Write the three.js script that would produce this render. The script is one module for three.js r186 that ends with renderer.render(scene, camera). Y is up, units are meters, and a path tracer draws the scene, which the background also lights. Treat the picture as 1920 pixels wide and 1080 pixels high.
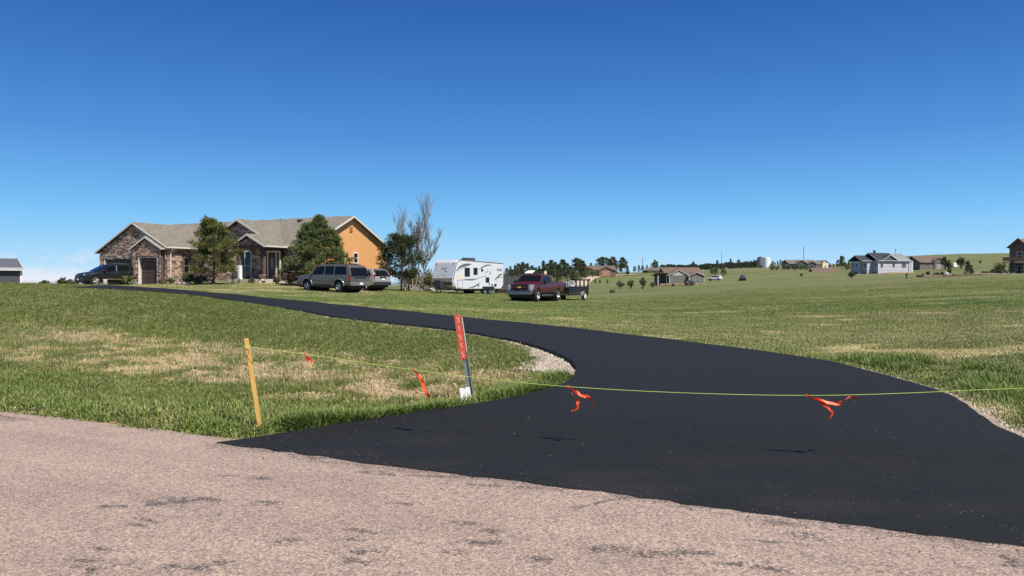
import * as THREE from 'three';
import { mergeGeometries, mergeVertices, toCreasedNormals } from 'three/addons/utils/BufferGeometryUtils.js';
import { RoundedBoxGeometry } from 'three/addons/geometries/RoundedBoxGeometry.js';

// ---------- camera, sky, sun, exposure ----------
const F = 1507, EYE = 1.65, HZ = 530;              // focal length in photo pixels, eye height in metres, row of the horizon
const scene = new THREE.Scene();
const camera = new THREE.PerspectiveCamera(2 * Math.atan(540 / F) * 180 / Math.PI, 16 / 9, 0.1, 6000);
camera.position.set(0, EYE, 0);
camera.setViewOffset(1920, 1080, 0, 540 - HZ, 1920, 1080);

const renderer = new THREE.WebGLRenderer({ antialias: true });
renderer.toneMapping = THREE.LinearToneMapping;
const EXPOSURE = 1.25;
renderer.toneMappingExposure = EXPOSURE;
renderer.shadowMap.enabled = true;

const sun = new THREE.DirectionalLight(new THREE.Color(1.0, 0.95, 0.86), 5.0);
sun.position.set(0.455 * 200, 200, 0.55 * 200);
sun.castShadow = true;
sun.shadow.mapSize.set(4096, 4096);
Object.assign(sun.shadow.camera, { left: -120, right: 120, top: 120, bottom: -120, near: 10, far: 600 });
scene.add(sun);

function mulberry(a) { return () => { a |= 0; a = a + 0x6D2B79F5 | 0; let t = Math.imul(a ^ a >>> 15, 1 | a); t = t + Math.imul(t ^ t >>> 7, 61 | t) ^ t; return ((t ^ t >>> 14) >>> 0) / 4294967296; }; }
const lerp = (a, b, t) => a + (b - a) * t, clamp = (x, a, b) => Math.min(b, Math.max(a, x));
const smooth = (a, b, x) => { const t = clamp((x - a) / (b - a), 0, 1); return t * t * (3 - 2 * t); };
function hash2(x, y) { let h = Math.imul(x, 374761393) + Math.imul(y, 668265263) | 0; h = Math.imul(h ^ h >>> 13, 1274126177); return ((h ^ h >>> 16) >>> 0) / 4294967296; }
function vnoise(x, y) {
  const i = Math.floor(x), j = Math.floor(y), fx = x - i, fy = y - j, u = fx * fx * (3 - 2 * fx), v = fy * fy * (3 - 2 * fy);
  return lerp(lerp(hash2(i, j), hash2(i + 1, j), u), lerp(hash2(i, j + 1), hash2(i + 1, j + 1), u), v);
}
function fbm(x, y, o = 4) { let s = 0, a = 0.5, n = 0; for (let k = 0; k < o; k++) { s += a * vnoise(x, y); n += a; x = x * 2.03 + 17.1; y = y * 2.03 + 5.7; a *= 0.5; } return s / n; }
const s2l = c => c <= 0.04045 ? c / 12.92 : Math.pow((c + 0.055) / 1.055, 2.4);
const SRGB = (r, g, b) => new THREE.Color().setRGB(s2l(r / 255), s2l(g / 255), s2l(b / 255));

{ // clear sky: deep blue overhead, pale towards the horizon, low cumulus far off along the horizon on one side
  const W = 2048, Hh = 1024, data = new Float32Array(W * Hh * 4);
  const keys = [[-90, 105, 110, 95], [-6, 165, 185, 190], [-0.4, 206, 231, 247], [0.3, 196, 230, 252], [1.9, 170, 218, 251], [3.8, 140, 203, 249], [4.9, 123, 193, 247], [6.8, 107, 174, 236], [9.8, 85, 148, 219], [14.5, 64, 122, 198], [19.4, 48, 100, 176], [30, 37, 84, 156], [50, 29, 69, 135], [90, 25, 60, 122]];
  for (let j = 0; j < Hh; j++) {
    const el = ((j + 0.5) / Hh - 0.5) * 180;
    let k = 0; while (k < keys.length - 2 && el > keys[k + 1][0]) k++;
    const a = keys[k], b = keys[k + 1], t = clamp((el - a[0]) / (b[0] - a[0]), 0, 1);
    const base = [1, 2, 3].map(c => s2l(lerp(a[c], b[c], t) / 255));
    for (let i = 0; i < W; i++) {
      const az = ((i + 0.5) / W - 0.25) * 360;                 // 0 straight ahead, positive to the right
      let c = base;
      if (el > -3 && el < 6) {
        const azs = az > 180 ? az - 360 : az;
        const side = smooth(-16, -24, azs) + 0.5 * smooth(26, 34, azs);
        const n = fbm(azs * 0.9 + 40, el * 2.6 + 9, 5);
        let m = clamp(side, 0, 1) * (smooth(1.1, 0.2, el) * 0.85 + smooth(0.5, 0.66, n) * smooth(2.8, 0.6, el) * 0.5);
        m += 0.35 * smooth(25, 29, azs) * smooth(0.55, 0.75, fbm(azs * 0.5, el * 5, 4)) * smooth(3.4, 4.4, el) * smooth(5.6, 4.8, el);
        m = clamp(m, 0, 0.92);
        c = [lerp(base[0], 0.86, m), lerp(base[1], 0.87, m), lerp(base[2], 0.92, m)];
      }
      const o = (j * W + i) * 4; data[o] = c[0] / EXPOSURE; data[o + 1] = c[1] / EXPOSURE; data[o + 2] = c[2] / EXPOSURE; data[o + 3] = 1;
    }
  }
  const t = new THREE.DataTexture(data, W, Hh, THREE.RGBAFormat, THREE.FloatType);
  t.mapping = THREE.EquirectangularReflectionMapping; t.magFilter = THREE.LinearFilter; t.minFilter = THREE.LinearFilter; t.needsUpdate = true;
  scene.background = t; scene.environment = t;
}

// ---------- objects ----------
const used = {};
function numbered(n) { if (used[n] === undefined) { used[n] = 0; return n; } used[n]++; return n + '_' + String(used[n]).padStart(3, '0'); }
function thing(name, label, category, pos = [0, 0, 0], turn = 0, group) {
  const o = new THREE.Group(); o.name = numbered(name); scene.add(o);
  o.position.set(...pos); o.rotation.y = turn; o.userData = { label, category }; if (group) o.userData.group = group;
  return o;
}
function part(name, geo, mat, parent) {
  const m = new THREE.Mesh(Array.isArray(geo) ? merge(geo) : geo, mat); m.name = name; m.castShadow = m.receiveShadow = true; parent.add(m); return m;
}
function structure(name, geo, mat) { const m = part(numbered(name), geo, mat, scene); m.userData.kind = 'structure'; return m; }
function stuff(o, label, category) { o.userData = { kind: 'stuff' }; if (label) { o.userData.label = label; o.userData.category = category; } return o; }
function copyOf(src, pos, turn, label, scale = 1) {
  const c = src.clone(); c.name = numbered(src.name.replace(/_\d{3}$/, '')); c.userData = { ...src.userData }; scene.add(c);
  c.position.set(...pos); c.rotation.y = turn; c.scale.setScalar(scale); if (label) c.userData.label = label; return c;
}
function merge(list) {
  const col = list.some(g => g.attributes.color);
  return mergeGeometries(list.map(g => {
    g = g.index ? g.toNonIndexed() : g;
    for (const k of Object.keys(g.attributes)) if (!['position', 'normal', 'uv', 'color'].includes(k)) g.deleteAttribute(k);
    const n = g.attributes.position.count;
    if (!g.attributes.uv) g.setAttribute('uv', new THREE.BufferAttribute(new Float32Array(n * 2), 2));
    if (col && !g.attributes.color) g.setAttribute('color', new THREE.BufferAttribute(new Float32Array(n * 3).fill(1), 3));
    return g;
  }));
}
const tint = (g, c) => { const n = g.attributes.position.count, a = new Float32Array(n * 3); for (let i = 0; i < n; i++) { a[3 * i] = c[0]; a[3 * i + 1] = c[1]; a[3 * i + 2] = c[2]; } g.setAttribute('color', new THREE.BufferAttribute(a, 3)); return g; };
function box(w, h, d, x = 0, y = 0, z = 0) { return new THREE.BoxGeometry(w, h, d).translate(x, y, z); }
function rbox(w, h, d, x = 0, y = 0, z = 0, r = 0.03, s = 2) { return new RoundedBoxGeometry(w, h, d, s, Math.min(r, w / 2.01, h / 2.01, d / 2.01)).translate(x, y, z); }
function span(x0, x1, y0, y1, z0, z1) { return box(x1 - x0, y1 - y0, z1 - z0, (x0 + x1) / 2, (y0 + y1) / 2, (z0 + z1) / 2); }
function bar(a, b, r0, r1 = r0, seg = 6) {
  const A = new THREE.Vector3(...a), B = new THREE.Vector3(...b), L = A.distanceTo(B);
  const g = new THREE.CylinderGeometry(r1, r0, L, seg, 1); g.translate(0, L / 2, 0);
  g.applyQuaternion(new THREE.Quaternion().setFromUnitVectors(new THREE.Vector3(0, 1, 0), B.clone().sub(A).normalize())); return g.translate(...a);
}
// grid surface from f(u, v) -> [x, y, z], u and v in 0..1
function gridGeo(nu, nv, f, uvf) {
  const p = new Float32Array((nu + 1) * (nv + 1) * 3), t = new Float32Array((nu + 1) * (nv + 1) * 2), idx = [];
  for (let j = 0; j <= nv; j++) for (let i = 0; i <= nu; i++) {
    const o = j * (nu + 1) + i, q = f(i / nu, j / nv); p.set(q, o * 3); t.set(uvf ? uvf(q, i / nu, j / nv) : [i / nu, j / nv], o * 2);
    if (i < nu && j < nv) idx.push(o, o + 1, o + nu + 1, o + 1, o + nu + 2, o + nu + 1);
  }
  const g = new THREE.BufferGeometry(); g.setAttribute('position', new THREE.BufferAttribute(p, 3)); g.setAttribute('uv', new THREE.BufferAttribute(t, 2)); g.setIndex(idx); g.computeVertexNormals(); return g;
}
// uv in metres from the dominant axis of each face
function metreUV(g, s = 1) {
  g = g.index ? g.toNonIndexed() : g; g.computeVertexNormals();
  const p = g.attributes.position, n = g.attributes.normal, uv = new Float32Array(p.count * 2);
  for (let i = 0; i < p.count; i++) {
    const ax = Math.abs(n.getX(i)), ay = Math.abs(n.getY(i)), az = Math.abs(n.getZ(i)); let u, v;
    if (ay > 0.97) { u = p.getX(i); v = p.getZ(i); } else if (ax > az) { u = p.getZ(i); v = p.getY(i) / Math.max(0.3, Math.sqrt(1 - ay * ay)); } else { u = p.getX(i); v = p.getY(i) / Math.max(0.3, Math.sqrt(1 - ay * ay)); }
    uv[2 * i] = u / s; uv[2 * i + 1] = v / s;
  }
  g.setAttribute('uv', new THREE.BufferAttribute(uv, 2)); return g;
}
function tex(w, h, f, srgb = true) {
  const d = new Uint8Array(w * h * 4);
  for (let j = 0; j < h; j++) for (let i = 0; i < w; i++) { const c = f(i, j), o = (j * w + i) * 4; d[o] = clamp(c[0], 0, 255); d[o + 1] = clamp(c[1], 0, 255); d[o + 2] = clamp(c[2], 0, 255); d[o + 3] = 255; }
  const t = new THREE.DataTexture(d, w, h); t.wrapS = t.wrapT = THREE.RepeatWrapping; t.magFilter = THREE.LinearFilter; t.minFilter = THREE.LinearMipmapLinearFilter; t.generateMipmaps = true;
  if (srgb) t.colorSpace = THREE.SRGBColorSpace; t.needsUpdate = true; return t;
}
const std = (color, roughness = 0.8, o = {}) => new THREE.MeshStandardMaterial({ color: Array.isArray(color) ? new THREE.Color().setRGB(...color) : color, roughness, ...o });
const paint = (color, o = {}) => new THREE.MeshPhysicalMaterial({ color: new THREE.Color().setRGB(...color), roughness: 0.42, metalness: 0.25, clearcoat: 0.8, clearcoatRoughness: 0.08, ...o });
const M = {
  glass: new THREE.MeshPhysicalMaterial({ color: new THREE.Color().setRGB(0.007, 0.008, 0.009), roughness: 0.03, metalness: 0, specularIntensity: 0.55 }),
  tyre: std([0.018, 0.018, 0.018], 0.9), black: std([0.012, 0.012, 0.013], 0.6), plastic: std([0.03, 0.03, 0.032], 0.55),
  chrome: std([0.62, 0.62, 0.63], 0.22, { metalness: 1 }), alloy: std([0.55, 0.56, 0.57], 0.32, { metalness: 0.85 }), darkAlloy: std([0.22, 0.22, 0.23], 0.4, { metalness: 0.7 }),
  white: std([0.74, 0.73, 0.71], 0.55), offwhite: std([0.62, 0.6, 0.55], 0.6), red: std([0.2, 0.012, 0.014], 0.25), lamp: std([0.5, 0.52, 0.54], 0.12, { metalness: 0.5 }),
  galv: std([0.3, 0.32, 0.34], 0.45, { metalness: 0.7 }), amber: std([0.75, 0.45, 0.12], 0.35),
};

// ---------- lie of the land ----------
const DD = [8, 10, 12, 14, 17, 20, 24, 30, 38, 48, 58, 70, 85, 105, 130, 160, 200, 260, 350, 450, 600, 800, 1200, 2500];
const PX = [-600, 0, 240, 480, 720, 960, 1200, 1440, 1680, 1920, 2500];
const GG = [
  [0, 0, 0, .1, .5, .8, 1.05, 1.35, 1.6, 1.7, 1.65, 1.3, .6, -.8, -2, -3, -4, -6, -8, -10, -11, -12, -14, -20],
  [0, -.03, -.02, .1, .42, .66, .9, 1.2, 1.46, 1.55, 1.55, 1.35, .9, -.2, -1.5, -3, -4.5, -6, -8, -10, -11, -12, -14, -20],
  [0, 0, 0, .08, .35, .55, .75, .98, 1.16, 1.27, 1.38, 1.45, 1.45, .6, -1, -3, -4.5, -6, -8, -10, -11, -12, -14, -20],
  [0, 0, .03, .12, .25, .33, .42, .52, .66, .9, 1.35, 1.85, 1.9, .8, -1, -3, -4.5, -6, -8, -10, -11, -12, -14, -20],
  [0, .02, .08, .13, .2, .25, .31, .41, .55, .72, .9, 1.0, .95, .1, -1.5, -3, -4, -4, -3, -2, -2, -3, -8, -16],
  [0, .03, .08, .12, .17, .2, .23, .26, .28, .3, .36, .52, .45, -.3, -1.3, -1.8, -.5, 2.2, 5, 7, 7, 5, 0, -8],
  [0, .02, .05, .08, .11, .13, .15, .17, .18, .18, .2, .15, 0, -.3, -.5, -.5, -.1, 1.1, 3.7, 7.2, 8.2, 8, 5, -5],
  [0, .01, .03, .05, .08, .12, .17, .25, .36, .5, .62, .75, .9, 1.05, 1.15, 1.2, 1.5, 3.2, 6.3, 10, 11, 11, 8, -5],
  [0, .01, .03, .06, .1, .17, .26, .4, .58, .8, 1, 1.25, 1.5, 1.85, 2.3, 2.9, 3.5, 4.5, 7, 10.5, 17, 26.5, 22, 0],
  [0, .02, .06, .1, .2, .3, .43, .6, .8, 1.05, 1.3, 1.6, 2, 2.5, 3, 3.5, 4.2, 5.5, 9, 14, 22, 29.5, 25, 0],
  [0, .02, .06, .12, .25, .38, .5, .7, .95, 1.25, 1.55, 1.9, 2.3, 2.8, 3.3, 3.9, 4.8, 6.5, 10, 15, 22, 28, 24, 0]];
const LD = DD.map(Math.log);
function cr(a, b, c, d, t) { return 0.5 * ((2 * b) + (c - a) * t + (2 * a - 5 * b + 4 * c - d) * t * t + (3 * b - a - 3 * c + d) * t * t * t); }
function seg(arr, v) { let k = 0; while (k < arr.length - 2 && v > arr[k + 1]) k++; return [k, clamp((v - arr[k]) / (arr[k + 1] - arr[k]), 0, 1)]; }
function table(px, d) {
  const [i, s] = seg(PX, clamp(px, PX[0], PX[PX.length - 1])), [j, t] = seg(LD, Math.log(clamp(d, 8, 2500))), row = [];
  for (let k = i - 1; k <= i + 2; k++) { const g = GG[clamp(k, 0, PX.length - 1)]; row.push(cr(g[clamp(j - 1, 0, 23)], g[j], g[j + 1], g[clamp(j + 2, 0, 23)], t)); }
  return cr(...row, s);
}
const RC = 0.891, RS = 0.454, ROADOFF = 6.12;       // the road runs about 27 degrees off the picture plane
const roadS = (x, z) => x * RS - z * RC - ROADOFF;  // distance beyond the road's far edge
function ground(x, z) {
  const d = -z, s = roadS(x, z), dd = Math.max(d, 8), k = smooth(0.0, 2.2, s); if (k <= 0) return 0;
  const far = Math.hypot(x, d);
  let g = table(960 + F * x / dd, dd) * k;
  if (far < 140) g += (fbm(x * 0.35 + 3, z * 0.35, 3) - 0.5) * 0.07 * smooth(0.3, 3, s) * smooth(140, 60, far);
  else g += (fbm(x * 0.02, z * 0.02, 3) - 0.5) * 0.004 * (far - 140);
  return g;
}
const pxOf = (x, z) => 960 + F * x / -z;
function at(px, d) { const x = (px - 960) / F * d; return [x, ground(x, -d), -d]; }
function onGround(px, py, up = 0) {       // where the line of sight of a photo pixel meets the land
  const dx = (px - 960) / F, dy = (HZ - py) / F; let d0 = 3.5;
  for (let d = 3.5; d < 1500; d *= 1.01) { if (EYE + dy * d <= ground(dx * d, -d) + up) { let a = d0, b = d; for (let k = 0; k < 24; k++) { const m = (a + b) / 2; if (EYE + dy * m <= ground(dx * m, -m) + up) b = m; else a = m; } return [dx * b, ground(dx * b, -b), -b]; } d0 = d; }
  throw new Error('no ground at ' + px + ',' + py);
}
// ---------- driveway outline ----------
const Lpx = [[405, 829], [640, 793], [880, 758], [1035, 725], [1080, 697], [1064, 671], [1000, 646], [880, 622], [800, 611], [700, 601], [600, 588], [500, 571], [400, 557], [300, 546.5], [215, 541.5], [135, 537.5]];
const Rpx = [null, null, [1920, 820], [1770, 735], [1600, 687], [1500, 668], [1300, 641], [1100, 617], [1000, 606.5], [850, 592], [700, 577], [570, 564], [440, 551.5], [335, 542.5], [268, 538], [205, 534.8]];
const Rw = [[6.6, 0, -3.22], [5.5, 0, -6.2]];
const liftAt = i => 0.018 + 0.075 * smooth(0.02, 0.13, i / 15);
const Lw = Lpx.map((p, i) => onGround(...p, liftAt(i))), Rr = Rpx.map((p, i) => p ? onGround(...p, liftAt(i)) : Rw[i]);
function spline(pts, n) { const c = new THREE.CatmullRomCurve3(pts.map(p => new THREE.Vector3(p[0], 0, p[2])), false, 'centripetal'), out = []; for (let i = 0; i <= n; i++) out.push(c.getPoint(i / n)); return out; }
const DN = 300, LS = spline(Lw, DN), RSp = spline(Rr, DN);
const poly = [...LS.map(p => [p.x, p.z]), ...RSp.slice().reverse().map(p => [p.x, p.z])];
const bb = [Math.min(...poly.map(p => p[0])), Math.max(...poly.map(p => p[0])), Math.min(...poly.map(p => p[1])), Math.max(...poly.map(p => p[1]))];
function inDrive(x, z) {
  if (x < bb[0] || x > bb[1] || z < bb[2] || z > bb[3]) return false;
  let c = false; for (let i = 0, j = poly.length - 1; i < poly.length; j = i++) { const a = poly[i], b = poly[j]; if ((a[1] > z) !== (b[1] > z) && x < (b[0] - a[0]) * (z - a[1]) / (b[1] - a[1]) + a[0]) c = !c; } return c;
}
function edgeDist(x, z, cap = 3) {
  if (x < bb[0] - cap || x > bb[1] + cap || z < bb[2] - cap || z > bb[3] + cap) return cap;
  let m = cap * cap; for (let i = 0; i < poly.length; i += 1) { const dx = poly[i][0] - x, dz = poly[i][1] - z, q = dx * dx + dz * dz; if (q < m) m = q; } return Math.sqrt(m);
}
const driveLift = (t, x, z) => 0.014 + 0.075 * smooth(0.02, 0.13, t);

// how bare the soil is (0..1), and how lush the grass, from where on the verge the place lies
function bare(x, z) {
  const s = roadS(x, z), d = -z, px = pxOf(x, Math.min(z, -4));
  if (s < -0.5) return 1;
  const n = fbm(x * 0.5 + 11, z * 0.9 + 3, 4), n2 = fbm(x * 2.6, z * 3.4 + 40, 3);
  let b = 0;
  if (x < 2.5 && d < 24) {                              // worn bank between the ditch and the lawn
    const band = smooth(x > -5 ? 1.5 : 2.2, x > -5 ? 2.6 : 3.4, s) * smooth(8.6, 5.2, s) * smooth(1.5, -1.0, x) * smooth(-12, -8.5, x);
    b = band * smooth(0.39, 0.55, n * 0.5 + n2 * 0.5) * 1.0;
  }
  b = Math.max(b, 0.5 * smooth(0.6, 0.74, n) * smooth(60, 20, d));
  b = Math.max(b, smooth(0.24, 0.0, s + (n2 - 0.5) * 0.5));
  if (d > 48 && d < 70 && px < 700) b = Math.max(b, smooth(0.45, 0.62, n) * 0.35);
  return clamp(b, 0, 1);
}
function grassCol(x, z) {
  const d = -z, s = roadS(x, z);
  const n = fbm(x * 0.13 + 7, z * 0.13, 4), m = fbm(x * 0.6, z * 0.6 + 30, 3), w = fbm(x * 0.03 + 2, z * 0.045 + 2, 3);
  let c = [0.128, 0.148, 0.036];
  const mixc = (b, t) => { c = c.map((v, i) => lerp(v, b[i], t)); };
  mixc([0.20, 0.185, 0.075], smooth(0.48, 0.78, n) * 0.38);                    // drying yellow
  mixc([0.062, 0.105, 0.018], smooth(0.5, 0.75, m) * 0.55);                   // fresh dark tufts
  mixc([0.185, 0.178, 0.082], smooth(0.40, 0.62, w) * 0.5); mixc([0.085, 0.118, 0.03], smooth(0.5, 0.7, fbm(x * 0.012 + 9, z * 0.05, 4)) * 0.5); mixc([0.24, 0.225, 0.11], smooth(0.62, 0.74, fbm(x * 0.035 + 4, z * 0.16 + 70, 4)) * 0.5);
  if (x < 3 && s < 2.6 && s > 0) mixc([0.11, 0.165, 0.03], 0.5);             // lush ditch
  const b = bare(x, z);
  const soil = lerp(0.8, 1.15, m); mixc([0.60 * soil, 0.455 * soil, 0.29 * soil], b);
  if (d > 48 && d < 66 && pxOf(x, z) < 720) mixc([0.24, 0.19, 0.105], 0.14 * m);
  return c;
}
// fine litter and shoots for the ground sheet
const groundTex = (() => { const r = mulberry(5), N = 1024, a = new Float32Array(N * N).fill(0.86);
  for (let k = 0; k < 90000; k++) { let x = r() * N, y = r() * N; const an = r() * 6.28, L = 3 + r() * 9, v = 0.45 + r() * 0.85; for (let t = 0; t < L; t++) { a[(Math.floor(y + N) % N) * N + Math.floor(x + N) % N] = v; x += Math.cos(an); y += Math.sin(an); } }
  return tex(N, N, (i, j) => { const v = Math.pow(a[j * N + i], 0.6) * 205, h = hash2(i, j) * 26 - 13; return [v + h + 6, v + h + 3, v + h - 6]; }); })();
{
  const nu = 300, rows = []; for (let d = -40; d < 6; d += 2) rows.push(-d);
  let d = 6; while (d < 2600) { rows.push(-d); d += Math.max(0.22, d * 0.0125); }
  const nv = rows.length - 1, cols = new Float32Array((nu + 1) * (nv + 1) * 3); let k = 0;
  const g = gridGeo(nu, nv, (u, v) => {
    const z = rows[Math.round(v * nv)], hw = 34 + 0.95 * Math.max(0, -z), t = u * 2 - 1, x = hw * (0.55 * t + 0.45 * t * t * t);
    let y = ground(x, z); const s = roadS(x, z);
    y -= 0.08 * smooth(0.25, -0.1, s);
    if (inDrive(x, z)) y -= 0.22 * smooth(0.0, 0.5, edgeDist(x, z, 1)) + 0.0;
    const c = grassCol(x, z); cols.set(c.map(v => v * 1.75), k * 3); k++;
    return [x, y, z];
  }, q => [q[0] / 2.4, q[2] / 2.4]);
  g.setAttribute('color', new THREE.BufferAttribute(cols, 3));
  structure('terrain', g, new THREE.MeshStandardMaterial({ vertexColors: true, map: groundTex, roughness: 0.95, bumpMap: groundTex, bumpScale: 0.02 }));
}

// ---------- the pink gravel road ----------
const along = (t, s) => [(s + ROADOFF) * RS + t * RC, -((s + ROADOFF) * RC - t * RS)];   // road frame -> x, z
{
  const N = 2048, r = mulberry(21), mark = new Float32Array(N * N), size = 16;       // one sheet of 16 m for the part in view
  const smudge = (px, py, L, wd, amt, an, grains = 1) => {                            // asphalt crumbs trodden and driven into the surface
    const d = F * EYE / (py - HZ), x = (px - 960) / F * d, n = Math.floor(L * wd * 58000 * grains) + 3;
    const sT = x * RC + (-ROADOFF * 0), t = (x * RC - d * RS), s = x * RS + d * RC - ROADOFF;
    for (let k = 0; k < n; k++) {
      const a = (r() + r() + r() - 1.5) * 1.5 * L, b = (r() + r() + r() - 1.5) * 1.5 * wd, X = x + a * Math.cos(an) - b * Math.sin(an), D = d + a * Math.sin(an) + b * Math.cos(an);
      const T = X * RC - D * RS, S = X * RS + D * RC - ROADOFF, i = Math.floor((T / size + 0.5) * N), j = Math.floor((S / size + 1) * N);
      if (i > 0 && i < N - 2 && j > 0 && j < N - 2 && vnoise(i * 0.12, j * 0.12) > 0.3) { const v = amt * (0.35 + 0.65 * r()); mark[j * N + i] = Math.max(mark[j * N + i], v); if (r() < 0.5) mark[j * N + i + 1] = Math.max(mark[j * N + i + 1], v); }
    }
  };
  for (const m of [[195, 953, .05, .03], [228, 952, .05, .03], [270, 950, .06, .03], [297, 947, .12, .04], [335, 942, .12, .05], [365, 940, .12, .04], [395, 940, .1, .03], [430, 895, .07, .02], [487, 900, .1, .04], [258, 988, .1, .02], [275, 980, .1, .02], [190, 1034, .08, .02], [155, 1055, .08, .02], [160, 1072, .1, .03], [525, 1022, .06, .03], [547, 1016, .06, .02], [490, 950, .1, .02], [500, 945, .1, .02], [410, 1064, .05, .06], [368, 1070, .06, .05], [322, 1068, .05, .04], [690, 1002, .14, .02], [668, 1016, .07, .02], [670, 1040, .16, .03], [665, 1058, .1, .03], [760, 949, .1, .02], [895, 1022, .08, .03], [928, 1022, .05, .03], [870, 985, .1, .03], [920, 1000, .06, .03], [850, 1040, .07, .03], [1010, 1053, .07, .03], [1115, 1035, .06, .04], [1155, 1032, .05, .05], [1205, 1043, .05, .05], [1245, 1043, .05, .07], [1280, 1040, .04, .05], [1315, 1040, .04, .07], [1435, 1070, .16, .03], [1380, 1062, .1, .02], [1470, 985, .12, .03], [1500, 1005, .1, .03], [1440, 1020, .12, .02], [1520, 1015, .08, .03], [1900, 1062, .08, .05], [1890, 1050, .06, .03], [700, 890, .2, .03], [560, 846, .25, .02], [610, 860, .3, .02], [940, 915, .3, .03], [820, 895, .3, .02], [1150, 940, .3, .02]])
    smudge(m[0], m[1], m[2] * 0.9, m[3] * 1.15, 1.0, (m[0] > 1100 && m[0] < 1330 ? 0.9 : -0.25) + (r() - 0.5) * 0.6);
  for (let k = 0; k < 420; k++) smudge(100 + r() * 1800, 890 + r() * 200, 0.01 + r() * 0.035, 0.005 + r() * 0.012, 0.42, r() * 3, 0.9);
  for (let k = 0; k < 26000; k++) {   // crumbs and smears dragged off the end of the new asphalt
    const u = r(), a = LS[0], b = RSp[0], off = 0.05 - Math.pow(r(), 2.2) * 0.34 * (0.3 + fbm(u * 30, 4, 3)), X = lerp(a.x, b.x, u) + off * RS, D = -(lerp(a.z, b.z, u) - off * RC), T = X * RC - D * RS, S = X * RS + D * RC - ROADOFF, i = Math.floor((T / size + 0.5) * N), j = Math.floor((S / size + 1) * N);
    if (i > 0 && i < N - 2 && j > 0 && j < N - 2 && fbm(i * 0.05, j * 0.12, 3) > 0.42) mark[j * N + i] = Math.max(mark[j * N + i], 0.5 + 0.45 * r());
  }
  const map = tex(N, N, (i, j) => {
    const h = hash2(i, j), h2 = hash2(i >> 1, j >> 1), tone = fbm(i * 0.012, j * 0.02, 4), lane = fbm(i * 0.004 + 5, j * 0.035, 3);
    let v = 0.72 + 0.08 * (tone - 0.5) + 0.08 * (lane - 0.5) + 0.14 * (h2 - 0.5) + 0.28 * (h - 0.5);
    let R = 221 * v, G = 191 * v, B = 171 * v; const g3 = hash2(i + 500, j + 91); if (g3 > 0.86) { R *= 0.77; G *= 0.78; B *= 0.82; } else if (g3 < 0.1) { R *= 1.14; G *= 1.15; B *= 1.15; }
    if (h2 > 0.94) { R *= 0.72; G *= 0.72; B *= 0.76; }
    const m = mark[j * N + i]; R = lerp(R, 62, m); G = lerp(G, 58, m); B = lerp(B, 56, m); return [R, G, B];
  });
  map.wrapS = map.wrapT = THREE.MirroredRepeatWrapping;
  const g = gridGeo(500, 60, (u, v) => {
    const tt = u * 2 - 1, t = 70 * (0.25 * tt + 0.75 * tt * tt * tt), ed = 0.12 * (fbm(t * 1.6, 3, 4) - 0.5) + 0.1;
    const s = lerp(-14, ed, 1 - Math.pow(1 - v, 1.7)), [x, z] = along(t, s); return [x, 0.004 + 0.012 * smooth(0, -0.6, s) + 0.006 * (fbm(x * 1.2, z * 1.2, 2) - 0.5), z];
  }, q => { const T = q[0] * RC + q[2] * RS, S = q[0] * RS - q[2] * RC - ROADOFF; return [T / size + 0.5, S / size + 1]; });
  structure('gravel_road', g, new THREE.MeshStandardMaterial({ map, roughness: 0.95, bumpMap: map, bumpScale: 0.004 }));
}

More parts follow.
